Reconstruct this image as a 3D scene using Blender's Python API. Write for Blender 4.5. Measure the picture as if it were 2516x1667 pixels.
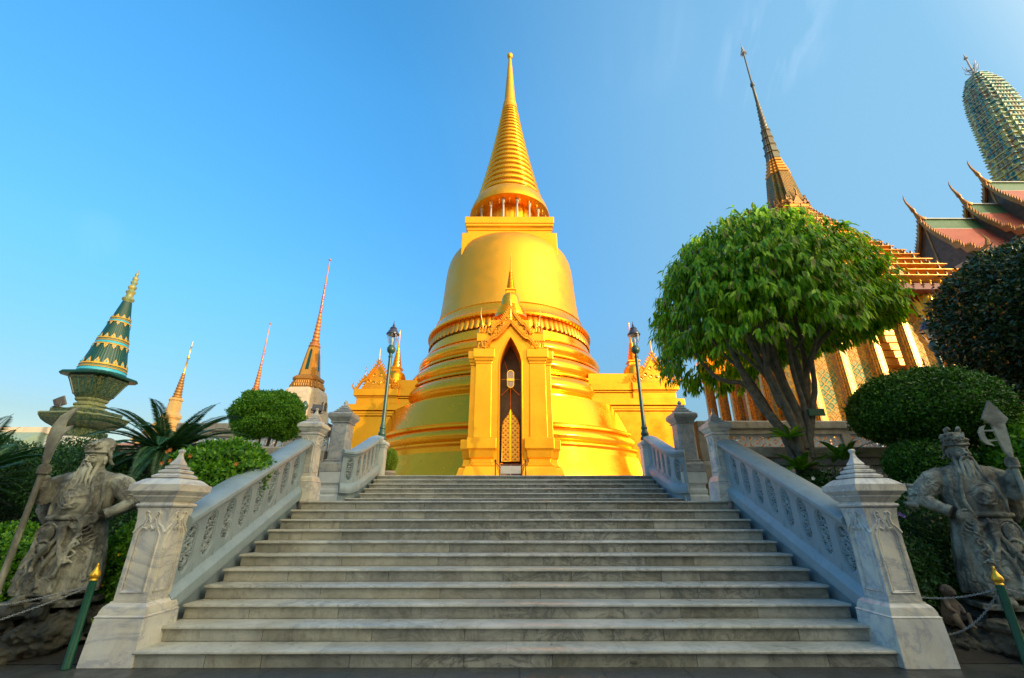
import bpy, math, random
import numpy as np
from mathutils import Vector, Matrix, noise
R = math.radians
sc = bpy.context.scene
for o in list(bpy.data.objects): bpy.data.objects.remove(o)
COL = sc.collection

# ---------------------------------------------------------------- camera, sky, sun, exposure
cam_d = bpy.data.cameras.new("camera"); cam = bpy.data.objects.new("camera", cam_d); COL.objects.link(cam)
cam_d.sensor_width = 36.0; cam_d.lens = 36.0 * 1082.0 / 2516.0
cam_d.clip_start = 0.05; cam_d.clip_end = 3000
cam.location = (-0.097, 0.0, 1.574)
cam.rotation_euler = (R(90 + 21.65), 0, R(-0.18))
sc.camera = cam
SUN_EL, SUN_AZ = 17.0, 50.0          # azimuth measured from -Y (behind the camera) towards +X
w = bpy.data.worlds.new("World"); sc.world = w; w.use_nodes = True
nt = w.node_tree; nt.nodes.clear()
wo = nt.nodes.new('ShaderNodeOutputWorld'); bg = nt.nodes.new('ShaderNodeBackground')
sky = nt.nodes.new('ShaderNodeTexSky'); sky.sky_type = 'NISHITA'; sky.sun_disc = False
sky.sun_elevation = R(SUN_EL); sky.sun_rotation = R(180 - SUN_AZ)
sky.air_density = 1.0; sky.dust_density = 0.4; sky.ozone_density = 1.5; sky.altitude = 0
hs = nt.nodes.new('ShaderNodeHueSaturation'); hs.inputs['Saturation'].default_value = 1.36; hs.inputs['Hue'].default_value = .493; hs.inputs['Value'].default_value = 1.9
nt.links.new(sky.outputs[0], hs.inputs['Color'])
# faint cirrus wisps: streaky noise inside three soft patches of the sky
tc = nt.nodes.new('ShaderNodeTexCoord'); mp = nt.nodes.new('ShaderNodeMapping')
mp.inputs['Rotation'].default_value = (R(20), R(33), R(0)); mp.inputs['Scale'].default_value = (11.0, 3.0, 1.6)
nz = nt.nodes.new('ShaderNodeTexNoise'); nz.inputs['Scale'].default_value = 1.5; nz.inputs['Detail'].default_value = 5; nz.inputs['Roughness'].default_value = .5
nz.inputs['Distortion'].default_value = .5
nt.links.new(tc.outputs['Generated'], mp.inputs[0]); nt.links.new(mp.outputs[0], nz.inputs['Vector'])
nrm = nt.nodes.new('ShaderNodeVectorMath'); nrm.operation = 'NORMALIZE'; nt.links.new(tc.outputs['Generated'], nrm.inputs[0])
acc = None
for d, wd, amt in (((.445,.496,.746), .0050, .13), ((.425,.535,.73), .0035, .13), ((.481,.470,.740), .004, .05), ((.253,.552,.795), .0060, .03), ((-.674,.607,.421), .0012, .02)):
    dt = nt.nodes.new('ShaderNodeVectorMath'); dt.operation = 'DOT_PRODUCT'; dt.inputs[1].default_value = Vector(d).normalized(); nt.links.new(nrm.outputs[0], dt.inputs[0])
    mr = nt.nodes.new('ShaderNodeMapRange'); mr.interpolation_type = 'SMOOTHSTEP'; mr.inputs[1].default_value = 1-wd; mr.inputs[2].default_value = 1.0; mr.inputs[3].default_value = 0; mr.inputs[4].default_value = amt*2.2
    nt.links.new(dt.outputs['Value'], mr.inputs[0])
    if acc is None: acc = mr.outputs[0]
    else:
        ad = nt.nodes.new('ShaderNodeMath'); ad.operation = 'ADD'; nt.links.new(acc, ad.inputs[0]); nt.links.new(mr.outputs[0], ad.inputs[1]); acc = ad.outputs[0]
cr = nt.nodes.new('ShaderNodeMapRange'); cr.inputs[1].default_value = .40; cr.inputs[2].default_value = .85; nt.links.new(nz.outputs[0], cr.inputs[0])
mu = nt.nodes.new('ShaderNodeMath'); mu.operation = 'MULTIPLY'; nt.links.new(cr.outputs[0], mu.inputs[0]); nt.links.new(acc, mu.inputs[1])
mx = nt.nodes.new('ShaderNodeMixRGB'); mx.inputs[2].default_value = (5.5, 5.9, 6.4, 1)
# the haze band near the horizon is dull rather than white
sz = nt.nodes.new('ShaderNodeSeparateXYZ'); nt.links.new(nrm.outputs[0], sz.inputs[0])
er = nt.nodes.new('ShaderNodeValToRGB'); e = er.color_ramp.elements; e[0].position = 0; e[0].color = (.30,.21,.17,1); e[1].position = .75; e[1].color = (1,1,1,1)
q = e.new(.15); q.color = (.36,.29,.25,1); q = e.new(.42); q.color = (.68,.68,.70,1)
nt.links.new(sz.outputs[2], er.inputs[0])
em = nt.nodes.new('ShaderNodeMixRGB'); em.blend_type = 'MULTIPLY'; em.inputs[0].default_value = 1; nt.links.new(hs.outputs[0], em.inputs[1]); nt.links.new(er.outputs[0], em.inputs[2])
# paler, hazier sky towards the right
dr_ = nt.nodes.new('ShaderNodeVectorMath'); dr_.operation = 'DOT_PRODUCT'; dr_.inputs[1].default_value = Vector((.86,.25,.42)).normalized(); nt.links.new(nrm.outputs[0], dr_.inputs[0])
mr_ = nt.nodes.new('ShaderNodeMapRange'); mr_.interpolation_type = 'SMOOTHSTEP'; mr_.inputs[1].default_value = .25; mr_.inputs[2].default_value = 1.05; mr_.inputs[4].default_value = .8
nt.links.new(dr_.outputs['Value'], mr_.inputs[0])
mq = nt.nodes.new('ShaderNodeMixRGB'); mq.inputs[2].default_value = (1.45, 2.75, 3.7, 1); nt.links.new(mr_.outputs[0], mq.inputs[0]); nt.links.new(em.outputs[0], mq.inputs[1]); em = mq
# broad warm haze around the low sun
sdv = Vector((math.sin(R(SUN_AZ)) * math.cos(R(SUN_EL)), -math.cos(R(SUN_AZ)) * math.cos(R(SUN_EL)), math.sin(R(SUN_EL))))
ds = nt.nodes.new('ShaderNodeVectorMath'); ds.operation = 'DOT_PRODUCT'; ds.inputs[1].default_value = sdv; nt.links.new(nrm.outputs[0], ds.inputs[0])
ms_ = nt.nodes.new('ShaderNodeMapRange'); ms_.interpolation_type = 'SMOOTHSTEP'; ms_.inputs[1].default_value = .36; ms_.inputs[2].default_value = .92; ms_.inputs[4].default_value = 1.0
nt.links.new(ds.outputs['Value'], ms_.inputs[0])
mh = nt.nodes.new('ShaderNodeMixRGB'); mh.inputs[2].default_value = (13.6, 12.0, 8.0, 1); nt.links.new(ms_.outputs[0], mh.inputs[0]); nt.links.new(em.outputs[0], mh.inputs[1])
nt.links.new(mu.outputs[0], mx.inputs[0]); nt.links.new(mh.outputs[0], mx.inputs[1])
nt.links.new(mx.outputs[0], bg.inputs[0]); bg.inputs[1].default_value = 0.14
nt.links.new(bg.outputs[0], wo.inputs[0])
sd = bpy.data.lights.new("sun", 'SUN'); sd.energy = 3.3; sd.angle = R(0.5); sd.color = (1.0, .80, .54)
sun = bpy.data.objects.new("sun", sd); COL.objects.link(sun)
sv = Vector((math.sin(R(SUN_AZ)) * math.cos(R(SUN_EL)), -math.cos(R(SUN_AZ)) * math.cos(R(SUN_EL)), math.sin(R(SUN_EL))))
sun.rotation_euler = sv.to_track_quat('Z', 'Y').to_euler(); sun.location = sv * 60
sc.view_settings.view_transform = 'Standard'; sc.view_settings.look = 'None'; sc.view_settings.gamma = 1
sc.view_settings.exposure = 0.75
sc.render.engine = 'CYCLES'
sc.cycles.max_bounces = 8; sc.cycles.transparent_max_bounces = 12

# ---------------------------------------------------------------- mesh helper
class MB:
    def __init__(s): s.v = []; s.f = []; s.T = None
    def add(s, vs, fs):
        b = len(s.v)
        if s.T is None: s.v.extend([tuple(p) for p in vs])
        else: s.v.extend([tuple(s.T @ Vector(p)) for p in vs])
        s.f.extend([tuple(i + b for i in f) for f in fs])
    def box(s, x0, x1, y0, y1, z0, z1):
        s.add([(x0,y0,z0),(x1,y0,z0),(x1,y1,z0),(x0,y1,z0),(x0,y0,z1),(x1,y0,z1),(x1,y1,z1),(x0,y1,z1)],
              [(0,3,2,1),(4,5,6,7),(0,1,5,4),(1,2,6,5),(2,3,7,6),(3,0,4,7)])
    def loft(s, rings, cap=True, closed=True):
        n = len(rings[0]); vs = [p for r in rings for p in r]; fs = []
        m = n if closed else n - 1
        for k in range(len(rings) - 1):
            for i in range(m):
                a = k*n + i; b = k*n + (i+1) % n
                fs.append((a, b, b+n, a+n))
        if cap: fs.append(tuple(range(n-1, -1, -1))); fs.append(tuple(range((len(rings)-1)*n, len(rings)*n)))
        s.add(vs, fs)
    def poly(s, shape, prof, cx=0, cy=0, cap=True):
        s.loft([[(cx + x*h, cy + y*h, z) for x, y in shape] for h, z in prof], cap)
    def lathe(s, prof, n=24, cx=0, cy=0, cap=True, ph=0):
        s.poly([(math.cos(2*math.pi*i/n+ph), math.sin(2*math.pi*i/n+ph)) for i in range(n)], prof, cx, cy, cap)
    def tube(s, pts, r, n=6, cap=True, fl=1.0):
        P = [Vector(p) for p in pts]; rs = r if isinstance(r, (list, tuple)) else [r]*len(P)
        rings = []; up = None
        for i, p in enumerate(P):
            t = (P[min(i+1, len(P)-1)] - P[max(i-1, 0)])
            if t.length < 1e-9: t = Vector((0,0,1))
            t.normalize()
            if up is None: up = Vector((0,1,0)) if abs(t.y) < .8 else Vector((1,0,0))
            a = t.cross(up)
            if a.length < 1e-6: a = t.cross(Vector((1,0,0)))
            a.normalize(); b = t.cross(a); up = -b if b.dot(up) < 0 else b
            rings.append([tuple(p + a*math.cos(2*math.pi*k/n)*rs[i] + b*math.sin(2*math.pi*k/n)*rs[i]*fl) for k in range(n)])
        s.loft(rings, cap)
    def ell(s, c, r, n=12, m=8, rot=None):
        if isinstance(r, (int, float)): r = (r, r, r)
        q = rot.to_matrix() if rot else Matrix.Identity(3)
        rings = []
        for j in range(m+1):
            th = -math.pi/2 + math.pi*j/m; cth = max(math.cos(th), .02)
            rings.append([tuple(Vector(c) + q @ Vector((r[0]*cth*math.cos(2*math.pi*i/n), r[1]*cth*math.sin(2*math.pi*i/n), r[2]*math.sin(th)))) for i in range(n)])
        s.loft(rings)
    def prism(s, pts, y0, y1):
        """polygon in x-z extruded along y"""
        n = len(pts)
        s.add([(x, y0, z) for x, z in pts] + [(x, y1, z) for x, z in pts],
              [tuple(range(n)), tuple(range(2*n-1, n-1, -1))] + [(i, i+n, (i+1) % n + n, (i+1) % n) for i in range(n)])
    def build(s, name, m, parent=None, smooth=None, bevel=0):
        me = bpy.data.meshes.new(name); me.from_pydata(s.v, [], s.f); me.update()
        o = bpy.data.objects.new(name, me); COL.objects.link(o)
        me.materials.append(m)
        if smooth is not None:
            me.polygons.foreach_set('use_smooth', [True]*len(me.polygons)); me.set_sharp_from_angle(angle=R(smooth))
        if bevel:
            b = o.modifiers.new('b', 'BEVEL'); b.width = bevel; b.segments = 2; b.limit_method = 'ANGLE'; b.angle_limit = R(40)
        if parent is not None: o.parent = parent
        return o
def thing(name, label, cat, loc=(0,0,0), rz=0, group=None):
    o = bpy.data.objects.new(name, None); COL.objects.link(o); o.location = loc; o.rotation_euler = (0, 0, rz)
    o.empty_display_size = .2
    o['label'] = label; o['category'] = cat
    if group: o['group'] = group
    return o
def tag(o, label, cat, group=None):
    o['label'] = label; o['category'] = cat
    if group: o['group'] = group
    return o
def struct(o): o['kind'] = 'structure'; return o
def dup(root, loc, label, rz=None, scale=None):
    """copy of a thing with its parts and sub-parts"""
    r = root.copy(); COL.objects.link(r); r.location = loc; r['label'] = label
    if rz is not None: r.rotation_euler = (0, 0, rz)
    if scale is not None: r.scale = scale if isinstance(scale, tuple) else (scale,)*3
    for ch in list(root.children):
        c = ch.copy(); COL.objects.link(c); c.parent = r
        for g in list(ch.children):
            d = g.copy(); COL.objects.link(d); d.parent = c
    return r
SQ = [(-1,-1),(1,-1),(1,1),(-1,1)]
def redent(a=.62, b=.81):
    q = [(1, a), (b, a), (b, b), (a, b), (a, 1)]
    out = []
    for k in range(4):
        c, s_ = [(1,0),(0,1),(-1,0),(0,-1)][k]
        out += [(x*c - y*s_, x*s_ + y*c) for x, y in q]
    return out
RD = redent()
def lerp(a, b, t): return a + (b-a)*t
def interp(tab, x):
    for (x0, y0), (x1, y1) in zip(tab, tab[1:]):
        if (x0 <= x <= x1) or (x0 >= x >= x1): return lerp(y0, y1, (x-x0)/(x1-x0) if x1 != x0 else 0)
    return tab[0][1] if abs(x-tab[0][0]) < abs(x-tab[-1][0]) else tab[-1][1]

# ---------------------------------------------------------------- materials
class N:
    def __init__(s, name):
        s.m = bpy.data.materials.new(name); s.m.use_nodes = True; s.t = s.m.node_tree
        s.b = s.t.nodes['Principled BSDF']; s.geo = s.t.nodes.new('ShaderNodeNewGeometry'); s.out = s.t.nodes['Material Output']
    def n(s, ty, **kw):
        x = s.t.nodes.new('ShaderNode' + ty)
        for k, v in kw.items():
            if k in x.inputs: x.inputs[k].default_value = v
            else: setattr(x, k, v)
        return x
    def l(s, a, b): s.t.links.new(a, b)
    def pos(s, scale=(1,1,1), rot=(0,0,0), obj=False):
        mpn = s.n('Mapping'); mpn.inputs['Scale'].default_value = scale; mpn.inputs['Rotation'].default_value = rot
        if obj: s.l(s.n('TexCoord').outputs['Object'], mpn.inputs[0])
        else: s.l(s.geo.outputs['Position'], mpn.inputs[0])
        return mpn.outputs[0]
    def noise(s, scale, detail=4, rough=.55, dist=0, vec=None):
        x = s.n('TexNoise', Scale=scale, Detail=detail, Roughness=rough, Distortion=dist); s.l(vec or s.geo.outputs['Position'], x.inputs['Vector']); return x.outputs[0]
    def ramp(s, src, stops):
        x = s.n('ValToRGB'); e = x.color_ramp.elements
        while len(e) < len(stops): e.new(.5)
        for i, (p, c) in enumerate(stops):
            e[i].position = p; e[i].color = (c, c, c, 1) if isinstance(c, (int, float)) else (*c, 1)
        s.l(src, x.inputs[0]); return x.outputs[0]
    def mix(s, fac, a, b, mode='MIX'):
        x = s.n('MixRGB', blend_type=mode)
        for i, q in ((0, fac), (1, a), (2, b)):
            if hasattr(q, 'is_linked'): s.l(q, x.inputs[i])
            elif i == 0: x.inputs[0].default_value = q
            else: x.inputs[i].default_value = (*q, 1)
        return x.outputs[0]
    def math(s, op, a, b=0.0, c=None):
        x = s.n('Math', operation=op)
        for i, q in ((0, a), (1, b)) + (((2, c),) if c is not None else ()):
            if hasattr(q, 'is_linked'): s.l(q, x.inputs[i])
            else: x.inputs[i].default_value = q
        return x.outputs[0]
    def bump(s, h, strength=.4, dist=.02):
        x = s.n('Bump', Strength=strength, Distance=dist); s.l(h, x.inputs['Height']); s.l(x.outputs[0], s.b.inputs['Normal']); return x
    def done(s, col=None, rough=.6, metal=0.0, spec=None, rsrc=None):
        if col is not None:
            if hasattr(col, 'is_linked'): s.l(col, s.b.inputs['Base Color'])
            else: s.b.inputs['Base Color'].default_value = (*col, 1)
        s.b.inputs['Roughness'].default_value = rough; s.b.inputs['Metallic'].default_value = metal
        if spec is not None: s.b.inputs['Specular IOR Level'].default_value = spec
        if rsrc is not None: s.l(rsrc, s.b.inputs['Roughness'])
        return s.m

def marble(name, light, dark, vein, tint=(.75,.62,.40), tintamt=.25, rough=.38, vscale=2.0, island=.25, grime=.5):
    a = N(name)
    big = a.noise(1.6, 6, .6, .4, a.pos((1,1,1.7)))
    c = a.mix(a.ramp(big, [(.33, 0), (.66, 1)]), dark, light)
    vn = a.noise(vscale, 9, .68, 1.6, a.pos((1,1,1.5), (.2,.5,.4)))
    vv = a.math('ABSOLUTE', a.math('SUBTRACT', vn, .5))
    vf = a.ramp(vv, [(.0, .85), (.035, .25), (.09, 0)])
    if island > .2: vf = a.math('MULTIPLY', vf, a.ramp(a.math('FRACT', a.math('MULTIPLY', a.geo.outputs['Random Per Island'], 3.71)), [(.2, .22), (.5, .55), (.85, 1.0)]))
    c = a.mix(vf, c, vein)
    st = a.noise(1.1, 3, .5, 0, a.pos((1.3,1.3,.5)))
    c = a.mix(a.math('MULTIPLY', a.ramp(st, [(.48, 0), (.72, 1)]), tintamt), c, tint, 'MULTIPLY')
    if island:
        r = a.geo.outputs['Random Per Island']
        c = a.mix(1.0, c, a.ramp(r, [(0, 1-island), (.3, 1-island*.2), (.6, 1.0), (1, 1-island*.6)]), 'MULTIPLY')
        c = a.mix(a.math('MULTIPLY', a.ramp(a.math('FRACT', a.math('MULTIPLY', r, 7.13)), [(.55, 0), (.8, 1)]), .35), c, (.93,.86,.66), 'MULTIPLY')
    gr = a.noise(7, 7, .72, .5, a.pos((1,1,.45)))
    c = a.mix(a.math('MULTIPLY', a.ramp(gr, [(.5, 0), (.78, 1)]), grime), c, (.42,.40,.34), 'MULTIPLY')
    a.bump(a.noise(30, 5), .15, .006)
    return a.done(c, rough, 0, None, a.ramp(big, [(.2, rough-.08), (.8, rough+.15)]))
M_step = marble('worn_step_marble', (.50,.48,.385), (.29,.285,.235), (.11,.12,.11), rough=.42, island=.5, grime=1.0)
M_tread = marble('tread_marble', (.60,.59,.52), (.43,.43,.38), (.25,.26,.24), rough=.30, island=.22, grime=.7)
M_newel = marble('newel_marble', (.78,.74,.62), (.64,.62,.56), (.42,.42,.44), tint=(.90,.78,.55), tintamt=.6, rough=.32, vscale=.8, island=.08, grime=.35)
M_grey = marble('grey_marble', (.48,.47,.42), (.34,.345,.32), (.22,.25,.28), rough=.35, vscale=1.7, island=.1)
def paint(name, col, col2, rough=.5, sc_=3.0, bump=.12, stain=.35):
    a = N(name)
    c = a.mix(a.ramp(a.noise(sc_, 5, .6, .3), [(.35, 0), (.7, 1)]), col, col2)
    c = a.mix(a.math('MULTIPLY', a.ramp(a.noise(7, 6, .7, 0, a.pos((1,1,.25))), [(.5, 0), (.75, 1)]), stain), c, (.45,.42,.36), 'MULTIPLY')
    a.bump(a.noise(22, 4), bump, .01)
    return a.done(c, rough)
M_balu = paint('blue_grey_paint', (.31,.38,.40), (.25,.32,.345), .38)
M_white = paint('white_stone_paint', (.66,.68,.62), (.54,.57,.53), .4, stain=.25)
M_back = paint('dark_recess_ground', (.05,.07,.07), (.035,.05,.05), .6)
M_relief = paint('carved_relief', (.33,.38,.38), (.24,.29,.30), .5, stain=.6)
M_cream = paint('cream_plaster', (.55,.43,.29), (.44,.35,.25), .7)
M_stonew = paint('weathered_parapet', (.44,.38,.28), (.30,.26,.19), .7, stain=.8)
M_lattice = paint('glazed_lattice', (.58,.62,.62), (.45,.50,.51), .4)
M_dark = paint('black_metal', (.02,.022,.025), (.03,.03,.035), .4, stain=0)

def gold(name, col, col2, rough=.30, metal=.85, tile=0, bs=.15, bsc=14, patch=.5):
    a = N(name)
    f = a.noise(.55, 4, .6, .2)
    c = a.mix(a.math('MULTIPLY', a.ramp(f, [(.4, 0), (.68, 1)]), patch), col, col2)
    if tile:
        br = a.n('TexVoronoi', Scale=tile, feature='F1'); a.l(a.geo.outputs['Position'], br.inputs['Vector'])
        sep = a.n('SeparateColor'); a.l(br.outputs['Color'], sep.inputs[0])
        c = a.mix(.10, c, a.ramp(sep.outputs[0], [(0, .6), (1, 1.0)]), 'MULTIPLY')
    a.bump(a.noise(bsc, 3), bs, .02)
    ck = a.n('TexVoronoi', Scale=.42, feature='DISTANCE_TO_EDGE'); a.l(a.mix(.12, a.geo.outputs['Position'], a.noise(2.0, 3)), ck.inputs['Vector'])
    c = a.mix(a.math('MULTIPLY', a.ramp(ck.outputs[0], [(.0, 1), (.006, 0)]), .16 if tile else 0.0), c, (.25,.10,.01))
    rr = a.ramp(a.noise(1.3, 3, .6), [(.3, rough-.09), (.75, rough+.12)])
    return a.done(c, rough, metal, None, rr)
M_gold = gold('gold_leaf_tiles', (1.0,.42,.013), (.95,.34,.009), .21, .76, tile=7, bs=.05, bsc=3)
M_goldm = gold('matt_gold_bell', (.86,.38,.022), (.80,.33,.016), .46, .72, tile=0, bs=.05, bsc=30, patch=.35)
M_goldp = gold('porch_gold', (.95,.42,.012), (.90,.33,.008), .36, .7, tile=10, bs=.06, bsc=5, patch=.6)
M_goldc = gold('carved_gold', (.92,.38,.018), (.62,.20,.012), .32, .75, bs=.5, bsc=18, patch=.9)
M_goldd = gold('ochre_gold_ornament', (.42,.19,.035), (.20,.10,.035), .45, .45, bs=.6, bsc=9, patch=.9)
M_goldl = gold('bright_gold', (1.0,.62,.08), (.9,.5,.05), .25, .9, bs=.05)
# ---------------------------------------------------------------- ground and terraces
def m_ground():
    a = N('dark_wet_paving')
    c = a.mix(a.ramp(a.noise(.8, 6, .6, .3), [(.35, 0), (.7, 1)]), (.085,.088,.075), (.045,.048,.042))
    br = a.n('TexBrick', Scale=1.0); br.inputs['Mortar Size'].default_value = .008; br.inputs['Brick Width'].default_value = .9; br.inputs['Row Height'].default_value = .6
    br.inputs['Color1'].default_value = (1,1,1,1); br.inputs['Color2'].default_value = (.7,.7,.7,1); br.inputs['Mortar'].default_value = (.3,.3,.3,1)
    a.l(a.geo.outputs['Position'], br.inputs['Vector'])
    c = a.mix(1, c, br.outputs[0], 'MULTIPLY'); a.bump(a.noise(14, 6), .3, .02)
    return a.done(c, .45, 0, None, a.ramp(a.noise(2.2, 4), [(.35, .28), (.7, .7)]))
M_ground = m_ground()
M_soil = paint('dark_garden_soil', (.030,.024,.016), (.018,.018,.012), .9, 6, .6)
M_terr = paint('terrace_paving', (.36,.34,.29), (.28,.27,.24), .6, 1.0)
g = MB(); S = 1500; g.add([(-S,-S,0),(S,-S,0),(S,S,0),(-S,S,0)], [(0,1,2,3)]); struct(g.build('ground', M_ground))
g = MB()
for s in (-1, 1):
    x0, x1 = sorted((s*4.78, s*24)); y = 6.0
    # bumpy soil sheet raised a little over the paving
    nx, ny = 40, 16; vs = []; fs = []
    for j in range(ny+1):
        for i in range(nx+1):
            x = lerp(x0, x1, i/nx); yy = lerp(5.95, 9.55, j/ny); e = min(i, nx-i, j, ny-j)
            vs.append((x, yy, .006 + (.12 + .06*noise.noise(Vector((x*1.3, yy*1.3, 0))) if e else 0)))
    fs = [(j*(nx+1)+i, j*(nx+1)+i+1, (j+1)*(nx+1)+i+1, (j+1)*(nx+1)+i) for j in range(ny) for i in range(nx)]
    g.add(vs, fs)
struct(g.build('garden_soil', M_soil, smooth=60))
g = MB()
g.box(-60, -4.56, 9.72, 12.62, 0, 1.80); g.box(4.56, 60, 9.72, 12.62, 0, 1.80)
struct(g.build('middle_terrace', M_terr))
g = MB(); g.box(-90, -4.6, 12.64, 120, 0, 2.66); g.box(4.6, 110, 12.64, 120, 0, 2.66); g.box(-4.6, 4.6, 14.50, 120, 0, 2.664)
struct(g.build('upper_terrace', M_terr))

# ---------------------------------------------------------------- staircase
D0, TR, RS, RS2, LAND = 5.80, .36, .165, .1436, 2.99
NOS = lambda y: RS + (y - D0) * RS / TR
Y2 = D0 + 10*TR + LAND                       # first nosing of the upper flight
Z2 = RS*11
NOS2 = lambda y: Z2 + RS2 + (y - Y2) * RS2 / TR
rnd = random.Random(4)
stair = thing('staircase', 'wide grey marble staircase in two flights climbing to the golden stupa', 'staircase', (0, D0, 0))
def slabs(x0, x1, lo, hi):
    xs = [x0]; 
    while xs[-1] < x1 - hi: xs.append(xs[-1] + rnd.uniform(lo, hi))
    if x1 - xs[-1] > lo*.6: xs.append(x1)
    else: xs[-1] = x1
    return xs
def step(y, z0, z1, w, depth):
    y -= D0
    rs = MB(); xs = slabs(-w+.012, w-.012, .5, 1.7)
    for a, b in zip(xs, xs[1:]):
        j = rnd.uniform(-.0015, .0015)
        rs.box(a+.003, b-.003, y+.044+j, y+.095, z0+.001, z1-.036)
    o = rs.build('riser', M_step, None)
    tr = MB(); xs = slabs(-w, w, 1.1, 2.3)
    for a, b in zip(xs, xs[1:]):
        a += .0015; b -= .0015; j = rnd.uniform(-.0015, .0015)
        n = max(12, int((b-a)*22)); zt = z1 + j; rings = []
        cuts = [lerp(a, b, i/n) for i in range(n+1)]
        for x in cuts:     # rounded, slightly worn nosing
            q_ = noise.noise(Vector((x*7, y*3, z1*9))); wv = .0035*q_ + (.014*(q_-.42) if q_ > .42 else 0) + .0015*noise.noise(Vector((x*31, y, z1*5)))
            rings.append([(x, y+.012+wv, zt-.036), (x, y+wv, zt-.028), (x, y+wv, zt-.014), (x, y+.005+wv, zt-.004), (x, y+.014, zt), (x, y+depth, zt), (x, y+depth, zt-.036)])
        tr.loft(rings)
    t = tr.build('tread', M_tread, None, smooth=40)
    st = MB(); st.box(-w+.03, w-.03, y+.098, y+depth, max(z0-.02, 0.002), z1-.038)
    s = st.build('step', M_grey, stair)
    o.parent = s; t.parent = s
for k in range(11):
    step(D0+k*TR, RS*k, RS*(k+1), 4.27 if k == 0 else 4.30, TR+.03 if k < 10 else LAND+.03)
for k in range(6):
    step(Y2+k*TR, Z2+RS2*k, Z2+RS2*(k+1), 4.48 if k == 0 else 4.23, TR+.03 if k < 5 else .32)
# tiny handwritten mark on the lowest riser
fc = bpy.data.curves.new('painted_word', 'FONT'); fc.body = 'exit'; fc.size = .052; fc.extrude = .0004
fo = bpy.data.objects.new('painted_word', fc); COL.objects.link(fo); fo.parent = stair
me_ = fo.to_mesh().copy(); bpy.data.objects.remove(fo); fo = bpy.data.objects.new('painted_word', me_); COL.objects.link(fo); fo.parent = stair
fo.location = (1.22, .0305, .035); fo.rotation_euler = (R(90), 0, 0); me_.materials.clear(); me_.materials.append(M_dark)
# fallen leaves on the treads
M_fall = paint('fallen_leaf', (.50,.30,.05), (.30,.14,.03), .7)
leaf_grp = 'small fallen leaves on the steps'
spots = [(3.05,D0+2*TR+.12,RS*3), (-3.9,D0+2*TR+.27,RS*3), (-3.72,D0+4*TR+.2,RS*5), (-4.05,D0+4*TR+.25,RS*5), (-3.3,D0+.2,RS), (1.9,D0+TR+.2,RS*2), (-3.95,D0+5*TR+.2,RS*6), (.4,D0+.22,RS), (-1.6,D0+TR+.25,RS*2), (2.6,D0+3*TR+.2,RS*4), (4.0,D0+TR+.28,RS*2), (3.8,D0+3*TR+.3,RS*4), (-4.1,D0+2*TR+.3,RS*3), (-2.4,D0+3*TR+.28,RS*4)]
for i, (x, y, z) in enumerate(spots):
    m = MB(); r = .045; a0 = i*1.3
    m.add([(0,0,.004),(r*.5,r*.25,.012),(r,0,.004),(r*.5,-r*.25,.012)], [(0,1,2,3)])
    m.add([(0,0,.0035),(r*.5,r*.25,.0115),(r,0,.0035),(r*.5,-r*.25,.0115)], [(3,2,1,0)])
    o = m.build('fallen_leaf', M_fall); o.location = (x, y, z+.001); o.rotation_euler = (0,0,a0)
    tag(o, 'small dry brown leaf lying on a marble tread', 'leaf', leaf_grp)

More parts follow.
